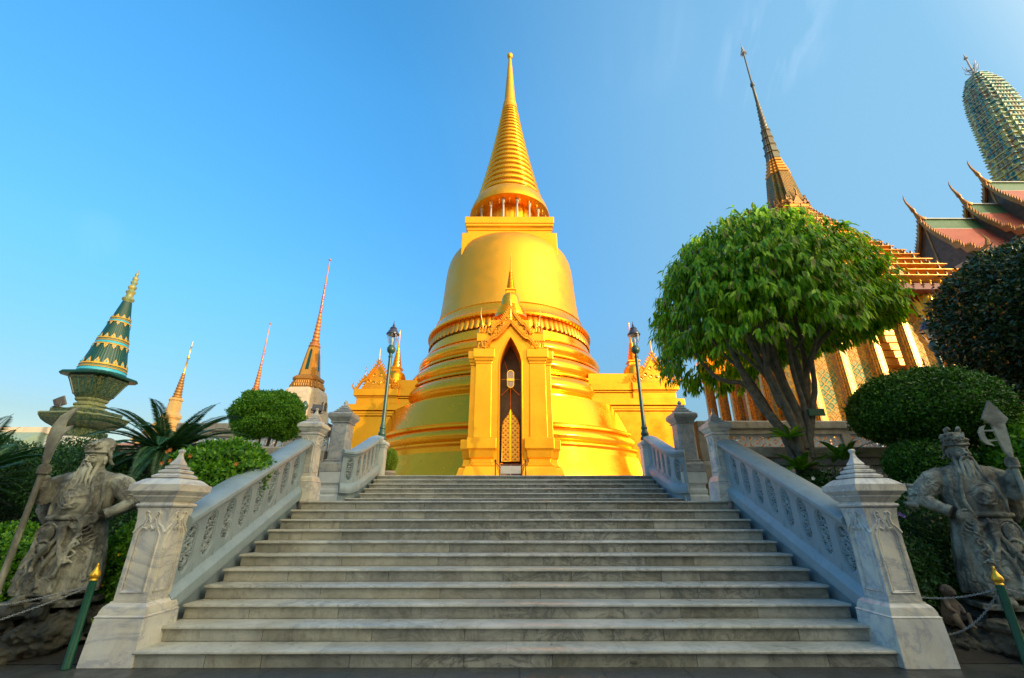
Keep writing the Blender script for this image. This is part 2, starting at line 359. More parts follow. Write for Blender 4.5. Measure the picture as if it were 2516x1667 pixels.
# ---------------------------------------------------------------- balustrades
INN = [(0,.985),(.05,.955),(.098,.905),(.118,.84),(.118,.68),(.118,.51),(.098,.445),(.05,.395),(0,.365)]
OUT = [(0,1.035),(.095,1.035),(.19,1.035),(.19,.84),(.19,.68),(.19,.51),(.19,.2),(.095,.2),(0,.2)]
INN = INN + [(-u, v) for u, v in INN[-2:0:-1]]; OUT = OUT + [(-u, v) for u, v in OUT[-2:0:-1]]
def relief_h(u, v, seed):
    p = Vector((u*11 + seed*3.7, v*11, seed))
    q = noise.noise(p) * 1.0 + .5*noise.noise(p*2.1)
    h = .5 + .5*math.sin(15*q + 6*u)
    ro = math.hypot(u, (v-.68))
    if ro < .065: h = .55 + .45*math.cos(ro*110) + .15*math.cos(8*math.atan2(v-.68, u))
    return h * .046
def balustrade(root, P, bays, U0, U1, nseg, flat_end=None):
    """P(u, v, d) -> point; bays: list of (u_center, half_width)"""
    wall = MB()
    for uc, hw in bays:
        k = hw / .19
        lay = []
        for (pts, d, sh) in ((OUT, 0, 0), (INN, 0, 0), (INN, -.014, .010), (INN, -.014, .020), (INN, -.030, .030), (INN, -.055, .032)):
            ring = []
            for u, v in pts:
                if sh: u = u * (1 - sh/.125); v = .675 + (v-.675) * (1 - sh/.31)
                ring.append(P(uc + u*k, v, d))
            lay.append(ring)
        wall.loft(lay, cap=False)
        # little carved fins low between the panels, set proud of the wall
        for j in (0, 1, 2):
            a = .030 + .012*j
            for sg in (1,):
                b0 = P(uc + hw - .05 + a*.8, .245 + j*.004, .003); b1 = P(uc + hw + .035 - .01*j, .25+.012*j, .003); b2 = P(uc + hw - .045 + a*.6, .40 - j*.035, .003)
                wall.tube([b1, b0, b2], .0075, 4)
    us = [lerp(U0, U1, i/nseg) for i in range(nseg+1)]
    wall.loft([[P(u, v, d) for d, v in ((-.06,1.03),(-.22,1.03),(-.22,-.6),(-.06,-.6))] for u in us])
    wall.loft([[P(u, v, d) for d, v in ((0,.215),(0,-.5),(-.1,-.5),(-.1,.215))] for u in us])
    # plain strips left over at both ends
    e0 = bays[0][0]-bays[0][1]; e1 = bays[-1][0]+bays[-1][1]
    for a, b in ((U0, e0), (e1, U1)):
        if b - a > .01: wall.loft([[P(u, v, d) for d, v in ((0,1.03),(0,.2),(-.1,.2),(-.1,1.03))] for u in (a, b)])
    for i in range(len(bays)-1):
        a = bays[i][0]+bays[i][1]; b = bays[i+1][0]-bays[i+1][1]
        if b - a > .003: wall.loft([[P(u, v, d) for d, v in ((0,1.03),(0,.2),(-.1,.2),(-.1,1.03))] for u in (a, b)])
    wall.build('wall', M_balu, root, smooth=35)
    cp = MB()
    cs = [(-.02,.985),(.022,.985),(.03,1.005),(.058,1.02),(.062,1.045),(.10,1.06),(.108,1.075),(.108,1.125),(.085,1.15),(-.02,1.185),(-.12,1.195),(-.22,1.185),(-.325,1.15),(-.345,1.12),(-.345,1.07),(-.30,1.04),(-.24,.985)]
    cp.loft([[P(u, v, d) for d, v in cs] for u in us])
    cp.build('coping', M_balu, root, smooth=28)
    rl = MB()
    cs = [(-.02,.30),(.006,.30),(.016,.275),(.055,.245),(.088,.20),(.092,.10),(.085,.045),(.03,.03),(-.02,.03)]
    rl.loft([[P(u, v, d) for d, v in cs] for u in us]); rl.build('base_rail', M_balu, root, smooth=35)
    for n, (uc, hw) in enumerate(bays):
        k = hw/.19; r = MB(); nx, ny = 16, 52; vs = []
        for j in range(ny+1):
            for i in range(nx+1):
                u = lerp(-.119, .119, i/nx); v = lerp(.36, .99, j/ny)
                vs.append(P(uc + u*k, v, -.052 + relief_h(u, v, n + U0)))
        r.add(vs, [(j*(nx+1)+i, j*(nx+1)+i+1, (j+1)*(nx+1)+i+1, (j+1)*(nx+1)+i) for j in range(ny) for i in range(nx)])
        cpn = r.build('carved_panel', M_relief, root, smooth=80)
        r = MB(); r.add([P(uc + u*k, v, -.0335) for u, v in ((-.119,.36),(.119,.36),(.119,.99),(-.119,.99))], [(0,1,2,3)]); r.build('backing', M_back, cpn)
for s in (-1, 1):
    side = 'left' if s < 0 else 'right'
    root = thing('balustrade', f'long sloping blue-grey balustrade with carved panels along the {side} edge of the lower flight', 'balustrade', (s*4.385, 6.1, 0), group='carved balustrades beside the stairs')
    P = lambda u, v, d, s=s: (-s*d, u-6.1, NOS(u)+v)
    balustrade(root, P, [(6.49+.381*k, .19) for k in range(8)], 6.28, 9.52, 12)
path = [(4.66,12.36),(4.56,12.42),(4.44,12.56),(4.36,12.78),(4.315,13.1),(4.29,13.5),(4.275,13.9),(4.265,14.3)]
def plan(u):
    L = 0; n = len(path)
    for i in range(n-1):
        a = Vector(path[i]); b = Vector(path[i+1]); l = (b-a).length
        if u <= L + l or i == n-2:
            return a.lerp(b, (u-L)/l)
        L += l
PL = sum((Vector(path[i+1])-Vector(path[i])).length for i in range(len(path)-1))
for s in (-1, 1):
    side = 'left' if s < 0 else 'right'
    root = thing('balustrade', f'short curving blue-grey balustrade with carved panels on the {side} of the upper flight', 'balustrade', (s*4.30, 12.4, 0), group='carved balustrades beside the stairs')
    def P(u, v, d, s=s):
        p = plan(u); t = (plan(min(u+.06, PL)) - plan(max(u-.06, 0))).normalized()
        nrm = Vector((-t.y, t.x)) if Vector((-t.y, t.x)).x < 0 else Vector((t.y, -t.x))
        q = p + nrm*d
        zz = NOS2(max(p.y, 12.5)) + .0 + .04*math.exp(-((p.y-12.3)/.3)**2)
        return (s*q.x - s*4.30, q.y-12.4, zz + v)
    bays = [(.23,.19)] + [(.23+.20+.155+.30*k, .145) for k in range(6)]
    bays = [b for b in bays if b[0]+b[1] < PL]
    balustrade(root, P, bays, 0, PL, 26)
    # square end post that carries the lamp
    ep = MB()
    for prof in ([(.17,2.0),(.17,3.52),(.19,3.55),(.19,3.60),(.225,3.63),(.225,3.70),(.20,3.73),(.17,3.745)],):
        ep.poly(SQ, prof, s*4.27 - s*4.30, 14.45-12.4)
    ep.poly(SQ, [(.10, 3.74),(.10,3.80)], s*4.27 - s*4.30, 14.45-12.4)
    ep.build('end_post', M_white, root, bevel=.006)

# ---------------------------------------------------------------- newel posts
def face_tubes(mb, h, z_of, pts, r):
    """draw an ornament on all four faces: pts (x, z) on the face; h(z) half width"""
    for k in range(4):
        c, s_ = [(1,0),(0,1),(-1,0),(0,-1)][k]
        for line in pts:
            q = []
            for x, z in line:
                X, Y = x, -h(z)-.003
                q.append((X*c - Y*s_, X*s_ + Y*c, z))
            mb.tube(q, r, 5)
def newel(loc, label, h0=1.0):
    t = thing('newel_post', label, 'newel post', loc, group='carved marble newel posts of the lower flight')
    b = MB(); b.poly(SQ, [(.305,0),(.285,.47)]); b.build('base_block', M_newel, t, bevel=.008)
    b = MB(); b.poly(SQ, [(.288,.474),(.288,.482),(.272,.495),(.265,.535),(.25,.575),(.225,.602),(.212,.61),(.212,.625)]); b.build('base_moulding', M_newel, t, smooth=12)
    b = MB(); b.poly(SQ, [(.194,.628),(.188,1.3),(.192,1.5),(.205,1.62),(.212,1.64),(.205,1.645)])
    hh = lambda z: interp([(.628,.194),(1.3,.188),(1.5,.192),(1.62,.205)], z)
    fr = [(-.135,.72),(-.135,1.34),(-.09,1.42),(-.035,1.40),(0,1.44),(.035,1.40),(.09,1.42),(.135,1.34),(.135,.72),(-.135,.72)]
    fr2 = [(x*.8, .735 + (z-.72)*.955) for x, z in fr]
    lobes = []
    for sg in (-1, 1):
        lobes.append([(sg*x, z) for x, z in [(.19,1.36),(.15,1.42),(.10,1.46),(.085,1.52),(.10,1.575),(.075,1.605),(.045,1.59),(.05,1.56),(.065,1.57)]])
        lobes.append([(sg*x, z) for x, z in [(.0,1.47),(.03,1.52),(.055,1.50),(.075,1.44),(.12,1.40)]])
    lobes.append([(-.055,1.565),(0,1.49),(.055,1.565)])
    face_tubes(b, hh, None, [fr], .017); face_tubes(b, hh, None, [fr2], .010); face_tubes(b, hh, None, lobes, .014)
    b.build('shaft', M_newel, t, smooth=14)
    b = MB(); b.poly(SQ, [(.195,1.648),(.225,1.66),(.232,1.675),(.225,1.695),(.205,1.70),(.205,1.715),(.225,1.73),(.25,1.765),(.262,1.775),(.262,1.79),(.285,1.815),(.300,1.83),(.300,1.838),(.315,1.842),(.315,1.922),(.296,1.925),(.272,1.948),(.235,1.980),(.205,1.997),(.15,2.001)])
    b.build('cap', M_newel, t, smooth=12)
    b = MB()
    z = 2.003
    for hw, dz in ((.180,.062),(.138,.054),(.100,.046)):
        b.poly(SQ, [(hw*.84, z),(hw*.96, z+.007),(hw, z+.009),(hw, z+.034),(hw*.95, z+.037),(hw*.82, z+dz*.85),(hw*.72, z+dz)]); z += dz+.0015
    b.poly(SQ, [(.062, z),(.07,z+.012),(.07,z+.022),(.048,z+.06),(.030,z+.10),(.021,z+.14),(.020,z+.165),(.029,z+.185),(.030,z+.20),(.018,z+.215)])
    b.build('finial', M_newel, t, smooth=10)
    return t
nw = newel((-4.545, 6.12, 0), 'large white marble newel post at the left foot of the stairs')
dup(nw, (4.50, 6.06, 0), 'large white marble newel post at the right foot of the stairs')
dup(nw, (-4.37, 9.64, 1.80), 'smaller carved marble newel post at the left end of the landing', scale=(.82,.82,.815))
dup(nw, (4.37, 9.64, 1.80), 'smaller carved marble newel post at the right end of the landing', scale=(.82,.82,.815))
def pier(loc, label):
    t = thing('gate_pier', label, 'pier', loc, group='tall grey piers behind the landing')
    b = MB(); b.poly(SQ, [(.335,0),(.325,.20),(.300,.24),(.300,.27),(.315,.29),(.315,.36),(.29,.40),(.285,.47),(.30,.50),(.335,.54),(.335,.82)]); b.build('pedestal', M_white, t, bevel=.006)
    b = MB(); b.poly(SQ, [(.345,.823),(.335,1.04),(.30,1.07),(.28,1.075),(.285,1.09),(.285,1.11),(.26,1.115),(.272,1.13),(.272,1.15),(.255,1.165)]); b.build('base_block', M_grey, t, bevel=.005)
    b = MB(); b.poly([(-1,-.8),(-.8,-1),(.8,-1),(1,-.8),(1,.8),(.8,1),(-.8,1),(-1,.8)], [(.245,1.167),(.240,2.16)]); b.build('shaft', M_grey, t)
    b = MB(); b.poly(SQ, [(.25,2.163),(.27,2.18),(.27,2.2),(.25,2.21),(.27,2.24),(.31,2.29),(.335,2.32),(.34,2.33),(.34,2.42),(.31,2.46),(.26,2.475),(.2,2.478)]); b.build('cap', M_grey, t, smooth=30)
    b = MB(); z = 2.48
    for hw in (.235,.185,.14,.10):
        b.poly(SQ, [(hw*.82,z),(hw,z+.012),(hw,z+.028),(hw*.78,z+.055)]); z += .057
    b.lathe([(.05,z),(.07,z+.02),(.05,z+.035),(.045,z+.045),(.062,z+.07),(.065,z+.095),(.03,z+.125),(.04,z+.135),(.02,z+.15)], 12)
    b.build('finial', M_grey, t, smooth=30)
    return t
pr = pier((-4.93, 12.74, 1.81), 'tall grey marble pier with stepped cap left of the upper flight')
dup(pr, (4.87, 12.74, 1.81), 'tall grey marble pier with stepped cap right of the upper flight')

# ---------------------------------------------------------------- parapets with fretwork
FRET = ["############", "##..####..##", "#..######..#", "#.###..###.#", "####.##.####", "#.###..###.#", "#..######..#", "##..####..##", "############"]
def parapet(name, label, x0, x1, y, zb, zt, post_w, mats, base=None, group=None, sp=3.1, first=None):
    """zb..zt: fretwork opening; rails above and below"""
    t = thing(name, label, 'parapet', ((x0+x1)/2, y, 0), group=group); cx = (x0+x1)/2
    b = MB(); b.loft([[(x-cx, q, z) for q, z in ((-.17,zt+.14),(-.20,zt+.16),(-.20,zt+.34),(-.17,zt+.37),(.17,zt+.37),(.20,zt+.34),(.20,zt+.16),(.17,zt+.14))] for x in (x0, x1)]); b.build('top_rail', mats[0], t, bevel=.01)
    if first is not None and first > x0 + .1: b = MB(); b.box(x0-cx, first-.003-cx, -.15, .15, zb+.002, zt-.002); b.build('end_block', mats[0], t, bevel=.006)
    b = MB(); b.box(x0-cx, x1-cx, -.13, .13, zt+.0, zt+.138); b.box(x0-cx, x1-cx, -.16, .16, zb-.33, zb-.0); b.build('bottom_rail', mats[1], t, bevel=.008)
    xs = []; x = x0 if first is None else first
    while x < x1: xs.append(x); x += sp
    for x in xs:
        b = MB(); b.box(x-cx, min(x+post_w, x1)-cx, -.145, .145, zb+.002, zt-.002); b.build('post', mats[0], t, bevel=.006)
    for i, x in enumerate(xs):
        a = x+post_w; e = xs[i+1] if i+1 < len(xs) else x1
        if e-a < .4: continue
        b = MB(); n = max(1, round((e-a)/((zt-zb)*1.35))); wd = (e-a)/n
        for k in range(n):
            for r_, row in enumerate(FRET):
                c = 0
                while c < 12:
                    if row[c] == '#':
                        c1 = c
                        while c1 < 12 and row[c1] == '#': c1 += 1
                        dy = .002*(r_ % 2)
                        b.box(a+k*wd+wd*c/12-cx, a+k*wd+wd*c1/12-cx, -.035-dy, .035+dy, zt-(zt-zb)*(r_+1)/9, zt-(zt-zb)*r_/9)
                        c = c1
                    else: c += 1
        b.build('fretwork_panel', mats[2], t)
    return t
MP = (M_stonew, M_stonew, M_lattice)
pg = 'stone parapets with pierced fretwork panels'
parapet('parapet', 'cream stone parapet with pierced fretwork behind the large tree, in front of the mosaic hall', 5.24, 24, 12.78, 3.28, 3.69, .24, MP, group=pg, first=6.0-.1, sp=3.45)
parapet('parapet', 'stone parapet with pierced fretwork behind the cloud-pruned topiary, left of the stairs', -9.6, -5.30, 12.78, 3.22, 3.62, .24, MP, group=pg, sp=1.55, first=-9.6)
MPd = (M_stonew, M_grey, M_lattice)
parapet('parapet', 'shaded lower parapet with pierced fretwork behind the tree trunk, right of the stairs', 4.62, 22, 9.62, 2.18, 2.52, .2, MPd, group=pg, sp=2.6)
parapet('parapet', 'shaded lower parapet with pierced fretwork behind the bushes, left of the stairs', -9.0, -4.62, 9.62, 2.18, 2.52, .2, MPd, group=pg, sp=2.19)
def rwall(label, x0, x1, y, z1, mt):
    t = thing('retaining_wall', label, 'wall', ((x0+x1)/2, y, 0)); cx = (x0+x1)/2
    b = MB(); prof = [(0,0),(-.10,0),(-.10,z1*.3),(-.04,z1*.36),(-.04,z1*.62),(-.08,z1*.66),(-.12,z1*.80),(-.14,z1*.84),(-.14,z1*.96),(-.10,z1-.01),(0,z1-.01)]
    b.loft([[(x-cx, q, z) for q, z in prof] for x in (x0, x1)]); b.build('wall_face', mt, t, bevel=.01)
rwall('moulded retaining wall under the lower parapet at right', 4.6, 22, 9.70, 1.83, M_stonew)
rwall('blue-grey moulded marble terrace wall behind the left statue', -22, -4.6, 9.70, 1.83, M_grey)
rwall('upper terrace wall under the cream parapet at right', 5.24, 24, 12.63, 2.94, M_stonew)
rwall('upper terrace wall under the left parapet', -24, -5.3, 12.63, 2.90, M_stonew)
# ---------------------------------------------------------------- golden stupa
CX, CY = -0.20, 30.0
st = thing('golden_stupa', 'huge golden bell-shaped stupa with ringed spire rising behind the stairs', 'stupa', (CX, CY, 2.66))
z0 = 2.66
def lz(mb, prof, n=160, **k): mb.lathe([(r, z-z0) for r, z in prof], n, **k)
b = MB(); lz(b, [(9.25,2.66),(9.25,2.9),(9.02,3.6),(8.86,4.35),(8.80,4.36),(8.80,4.6),(8.86,4.66)], cap=False); b.build('base_drum', M_gold, st, smooth=30)
def torus_prof(z_lo, z_hi, rb, rt, bulge, n=9):
    return [(lerp(rb, rt, i/n) + bulge*math.sin(math.pi*i/n)**.8, lerp(z_lo, z_hi, i/n)) for i in range(n+1)]
segs = [
 ('ring', [(8.84,4.66),(8.90,4.72),(8.90,4.80),(8.72,4.84)] + torus_prof(4.85, 5.55, 8.60, 8.50, .22) + [(8.62,5.57),(8.66,5.60),(8.66,5.70),(8.50,5.73)]),
 ('drum_band', [(8.48,5.74),(8.50,5.80),(8.16,6.75),(7.92,7.30),(7.70,7.34),(7.42,7.40)]),
 ('ring', [(7.30,7.42),(7.32,7.50),(7.22,7.52),(7.22,7.62),(7.10,7.66)] + torus_prof(7.68, 8.85, 7.02, 6.72, .36)),
 ('ring', [(6.76,8.88),(6.82,8.92),(6.80,9.02),(6.62,9.06)] + torus_prof(9.08, 10.12, 6.54, 6.26, .34)),
 ('ring', [(6.30,10.15),(6.36,10.18),(6.34,10.28),(6.18,10.32)] + torus_prof(10.33, 11.28, 6.08, 5.84, .34)),
 ('drum_band', [(5.86,11.30),(5.92,11.34),(5.88,11.50),(5.72,11.55),(5.66,11.98),(5.52,12.02)]),
]
for nm, prof in segs:
    b = MB(); lz(b, prof, cap=False); b.build(nm, M_gold, st, smooth=32)
# lotus band: real petals leaning out under the flared ledge
b = MB(); lz(b, [(5.50,12.0),(5.42,12.5),(5.50,12.95)], cap=False)
npet = 96
for i in range(npet):
    a = 2*math.pi*(i+.5)/npet; c, s_ = math.cos(a), math.sin(a); wd = math.pi*5.6/npet*.92
    rows = []
    for t_, rr, hw in ((0,5.54,.95),(.25,5.62,1.05),(.55,5.68,1.08),(.85,5.72,.95),(1,5.73,.45)):
        zz = lerp(12.86, 12.08, t_)-z0
        rows.append([(c*(rr+o) - s_*x, s_*(rr+o) + c*x, zz) for x, o in ((-wd*hw,-.03),(-wd*hw*.6,.02),(0,.03),(wd*hw*.6,.02),(wd*hw,-.03))])
    b.loft(rows, cap=False, closed=False)
b.build('lotus_band', M_goldc, st, smooth=50)
b = MB(); lz(b, [(5.50,12.88),(5.82,12.90),(5.84,13.02),(5.78,13.06),(5.66,13.12),(5.50,13.35),(5.38,13.70),(5.32,13.84),(5.36,13.90),(5.27,13.93)], cap=False); b.build('ledge', M_gold, st, smooth=35)
bell = [(5.26,13.94),(5.17,14.35),(5.08,14.85),(4.98,15.8),(4.90,16.8),(4.83,17.8),(4.76,18.5),(4.66,19.0),(4.50,19.42),(4.27,19.78),(3.95,20.06),(3.5,20.25),(2.5,20.38),(.5,20.42)]
b = MB(); lz(b, bell, cap=False); b.build('bell', M_goldm, st, smooth=60)
b = MB(); b.poly(SQ, [(h, z-z0) for h, z in [(3.40,18.5),(3.40,20.34),(3.05,20.36),(3.05,20.75),(3.12,20.80),(3.12,20.90),(3.06,20.93),(3.10,21.02),(3.19,21.12),(3.19,21.28),(3.25,21.32),(3.26,21.86),(3.0,21.88)]])
b.build('harmika', M_goldp, st, bevel=.02)
b = MB(); lz(b, [(2.15,21.87),(2.15,24.0)], 48, cap=False); b.build('inner_drum', M_gold, st, smooth=40)
for k in range(16):
    a = 2*math.pi*(k+.5)/16 + .02; b = MB()
    b.lathe([(.10,21.89-z0),(.10,22.0-z0),(.085,22.05-z0),(.08,23.55-z0),(.11,23.62-z0),(.14,23.78-z0),(.14,23.98-z0)], 10, 2.66*math.cos(a), 2.66*math.sin(a)); b.build('column', M_cream, st, smooth=40)
for k in range(24):
    a = 2*math.pi*k/24; b = MB()
    b.lathe([(.012,23.95-z0),(.012,23.82-z0),(.045,23.8-z0),(.06,23.7-z0),(.075,23.62-z0),(.01,23.61-z0),(.01,23.5-z0),(.035,23.42-z0),(.0,23.36-z0)], 8, 2.98*math.cos(a), 2.98*math.sin(a)); b.build('hanging_bell', M_goldl, st, smooth=40)
RT = [(25.45,2.66),(26.5,2.40),(28,2.06),(29.8,1.70),(31.4,1.40),(33.7,1.02),(35,.82),(36.1,.66)]
b = MB(); lz(b, [(2.12,23.98),(3.15,24.0),(3.24,24.06),(3.24,24.18),(3.12,24.62),(2.95,25.05),(2.80,25.35),(2.70,25.45)], 96, cap=False); b.build('spire_base', M_goldp, st, smooth=35)
b = MB(); prof = []; nr = 21; zs = [25.45]
for i in range(nr): zs.append(zs[-1] + (.66 - .017*i))
kk = (36.05-25.45)/(zs[-1]-25.45); zs = [25.45+(z-25.45)*kk for z in zs]
for i in range(nr):
    a, e = zs[i], zs[i+1]; h = e-a
    for t_, q in ((0,-.10),(.12,-.02),(.3,.065),(.5,.095),(.7,.065),(.88,-.02),(.97,-.10)):
        z = a + h*t_; prof.append((interp(RT, z) + q*1.35*(.45+.55*interp(RT, z)/2.6), z))
lz(b, prof, 96, cap=False); b.build('ringed_spire', M_goldc.copy() if False else M_gold, st, smooth=60)
b = MB(); lz(b, [(.60,36.05),(.72,36.12),(.70,36.3),(.66,36.5),(.62,36.6),(.66,36.7),(.62,36.85),(.52,37.3),(.36,39.8),(.24,41.6),(.14,43.0),(.13,43.1)], 40, cap=False)
b.build('spire_shaft', M_goldm, st, smooth=40)
b = MB(); lz(b, [(.13,43.08),(.18,43.14),(.26,43.26),(.29,43.42),(.26,43.58),(.16,43.70),(.02,43.74)], 24); b.build('finial_ball', M_goldm, st, smooth=60)

# ---------------------------------------------------------------- small stupa used on the porches
def mini_stupa(parent, x, y, z, s, hz=1.0):
    """parts of its porch: bell with rings, box, ringed spire"""
    P = lambda prof: [(r*s, z + q*s*hz) for r, q in prof]
    m = MB(); m.lathe(P([(1.05,0),(1.0,.12),(1.02,.2),(.92,.28),(.94,.38),(.84,.46),(.86,.56),(.74,.66),(.76,.74),(.66,.80),(.62,1.05),(.56,1.35),(.5,1.52),(.36,1.66),(.1,1.72)]), 40, x, y); m.build('stupa_bell', M_gold, parent, smooth=40)
    m = MB(); m.poly(SQ, P([(.30,1.62),(.30,1.76),(.26,1.78),(.26,1.84),(.34,1.86),(.34,1.94),(.2,1.95)]), x, y); m.build('stupa_box', M_gold, parent)
    pr = []
    for i in range(12):
        r = lerp(.27, .09, i/12); q = 1.96 + i*.105; pr += [(r-.03,q),(r+.012,q+.03),(r+.012,q+.07),(r-.03,q+.1)]
    m = MB(); m.lathe(P(pr + [(.07,3.24),(.085,3.3),(.07,3.36),(.03,4.3),(.02,4.5),(.035,4.55),(.01,4.62)]), 20, x, y); m.build('stupa_spire', M_gold, parent, smooth=50)
def crockets(m, pts, y, size, step_, up=1, dep=.05):
    """row of small flame leaves along a barge board line, pts in x-z"""
    L = 0
    for (xa, za), (xb, zb) in zip(pts, pts[1:]):
        d = Vector((xb-xa, zb-za)); l = d.length; n = max(1, int(l/step_)); d.normalize(); nx = Vector((-d.y, d.x))
        if nx.y < 0: nx = -nx
        for i in range(n):
            c = Vector((xa, za)) + d*l*(i+.5)/n
            a = c - d*step_*.42; e = c + d*step_*.42; tip = c + nx*size + Vector((0, size*.55))
            m.prism([(a.x, a.y), (e.x, e.y), (tip.x, tip.y)] if (e-a).cross(tip-a) > 0 else [(e.x, e.y), (a.x, a.y), (tip.x, tip.y)], y-dep, y+dep)
def gable_line(hw, z_lo, z_hi, sg, cx=0):
    """concave Thai gable line from apex to eave with an ogee break"""
    T = [(0,1),(.10,.86),(.30,.64),(.50,.44),(.60,.37),(.68,.36),(.76,.30),(.92,.10),(1.0,.0)]
    return [(cx + sg*hw*t, lerp(z_lo, z_hi, q)) for t, q in T]
def chofa(m, x, y, z, h, dx, dy=0, r=.03):
    """slender upswept horn finial leaning (dx, dy)"""
    pts = []; rs = []
    for t, o, q in ((0,0,0),(.15,.10,.12),(.28,.26,.22),(.36,.30,.30),(.5,.36,.42),(.7,.55,.62),(.85,.62,.82),(1,.52,1.0)):
        pts.append((x + dx*o, y + dy*o, z + h*q)); rs.append(r*(1.25 - t if t > .2 else 1.6 - t))
    rs[3] = r*1.7
    m.tube(pts, [max(q, .004) for q in rs], 6)

# ---------------------------------------------------------------- front porch of the stupa
PX, PY = -.10, 19.6
po = thing('golden_porch', 'tall golden entrance porch with pointed arch and small spire in front of the stupa', 'porch', (PX, PY, 2.66))
def pz(l): return [(h, z-2.66) for h, z in l]
for s in (-1, 1):
    m = MB()
    m.T = Matrix.Translation((s*1.26, .45, 0)) @ Matrix.Diagonal((1,1,1,1))
    m.poly([(-1,-1),(1,-1),(1,1),(-1,1)], pz([(.80,2.66),(.78,3.05),(.66,3.45),(.52,3.52),(.52,3.60),(.47,3.64),(.47,3.78),(.53,3.84),(.56,4.12),(.64,4.22),(.64,4.66),(.60,4.69)]))
    m.T = Matrix.Translation((s*1.72, .72, 0))
    m.poly(SQ, pz([(.66,2.66),(.64,3.05),(.52,3.42),(.40,3.50),(.38,3.62),(.36,3.78),(.40,3.86),(.44,4.12),(.50,4.24),(.50,4.62),(.44,4.66)]))
    m.build('pier_base', M_goldp, po, bevel=.012)
    m = MB(); m.T = Matrix.Translation((s*1.26, .45, 0)); m.poly(SQ, pz([(.39,4.67),(.365,8.16)]))
    m.T = Matrix.Translation((s*1.60, .66, 0)); m.poly(SQ, pz([(.32,4.64),(.29,8.15)])); m.build('pier', M_goldp, po, bevel=.01)
    m = MB(); m.T = Matrix.Translation((s*1.26, .45, 0)); m.poly(SQ, pz([(.36,8.14),(.40,8.16),(.40,8.24),(.44,8.28),(.46,8.40),(.50,8.44),(.50,8.84),(.46,8.9),(.3,8.91)]))
    m.T = Matrix.Translation((s*1.60, .66, 0)); m.poly(SQ, pz([(.28,8.12),(.33,8.15),(.33,8.24),(.37,8.28),(.39,8.40),(.42,8.45),(.42,8.82),(.36,8.86)]))
    m.build('capital', M_goldp, po, bevel=.012)
    # small cornice wing with naga finials behind the capitals
    m = MB(); m.T = Matrix.Translation((s*1.12, 1.05, 0)); m.poly(SQ, pz([(.40,8.6),(.40,9.28),(.48,9.34),(.48,9.40),(.54,9.46),(.54,9.86),(.50,9.9),(.2,9.92)])); m.build('cornice', M_goldp, po, bevel=.012)
    for yy, zz, hh in ((.55, 9.88, 1.05), (.15, 8.9, .62)):
        m = MB(); m.ell((s*1.37, yy, zz-2.64), (.22,.09,.05), 12, 6)
        for q in (0, .13, .24):
            m.tube([(s*(1.25+q*1.1), yy, zz-2.66), (s*(1.27+q*1.15), yy, zz-2.66+.22), (s*(1.22+q*1.15), yy, zz-2.66+.36-q*.4), (s*(1.25+q*1.2), yy, zz-2.66+.5-q*.6)], [.07,.075,.045,.008], 6)
        m.build('naga_cluster', M_goldc, po, smooth=60)
    m = MB(); chofa(m, s*1.30, .6, 9.95-2.66, 1.35, s*.32, 0, .045); m.build('chofa', M_goldl, po, smooth=60)
    # barge boards: lower and upper tier
    for (hw, zl, zh, yy, wd) in ((1.22, 9.02, 10.36, .0, .15), (.96, 9.92, 11.28, .42, .15)):
        m = MB(); ln = gable_line(hw, zl-2.66, zh-2.66, s)
        for (a, b_) in zip(ln, ln[1:]):
            q = [a, b_, (b_[0], b_[1]-wd*1.25), (a[0], a[1]-wd*1.25)]
            m.prism(q if s > 0 else q[::-1], yy-.07, yy+.07)
        m.tube([(x, yy-.075, z-.03) for x, z in ln], .028, 6); m.tube([(x, yy-.075, z-wd*1.1) for x, z in ln], .022, 6)
        crockets(m, ln, yy, .11, .105)
        e = ln[-1]; m.tube([(e[0]-s*.05, yy, e[1]-.1), (e[0]+s*.08, yy, e[1]-.06), (e[0]+s*.13, yy, e[1]+.08), (e[0]+s*.09, yy, e[1]+.26)], [.06,.07,.05,.008], 6)
        m.build('barge_board', M_goldc, po, smooth=40)
# wall with the pointed opening
m = MB(); op = [(.50,2.66),(.50,8.25),(.42,8.62),(.26,9.02),(.11,9.32),(0,9.50)]
ou = [(.98,2.66),(.98,8.3),(.98,8.95),(1.0,9.12),(.60,9.62),(0,10.30)]
for s in (-1, 1):
    for yy, flip in ((.12, 0), (1.5, 1)):
        m.add([(s*x, yy, z-2.66) for x, z in op] + [(s*x, yy, z-2.66) for x, z in ou], [((i, i+1, i+7, i+6) if (s > 0) ^ (flip == 1) else (i+6, i+7, i+1, i)) for i in range(5)])
    m.loft([[(s*x, yy, z-2.66) for x, z in op] for yy in (.12, 1.5)], cap=False, closed=False)
    m.tube([(s*x, .11, z-2.66) for x, z in [(x+.03, z) for x, z in op]], .035, 6)
m.build('arch_wall', M_goldp, po)
m = MB(); m.prism([(-.86, 7.2), (.86, 7.2), (.45, 7.9), (0, 8.55), (-.45, 7.9)], .44, .55); m.build('pediment', M_goldc, po)
m = MB()
for s in (-1, 1):   # scrolls of the pediment
    for (x, z, r_) in ((.22,7.95,.13),(.46,7.66,.12),(.14,7.62,.09),(.68,7.42,.09),(.30,7.40,.08)):
        m.tube([(s*(x + r_*(1-k/14)*math.cos(k*.75)), .42, z + r_*(1-k/14)*math.sin(k*.75)) for k in range(13)], .022, 5)
m.ell((0, .40, 7.95), (.07,.05,.16), 8, 6); m.tube([(0,.0,8.3),(0,-.02,8.0),(0,.0,7.7)], [.03,.06,.02], 8)
m.build('pediment_scrolls', M_goldl, po, smooth=60)
m = MB(); m.lathe([(.02,8.55),(.07,8.6),(.09,8.72),(.04,8.82),(.06,8.9),(.02,9.05),(.008,9.5)], 10, 0, .42); m.build('apex_finial', M_goldl, po, smooth=50)
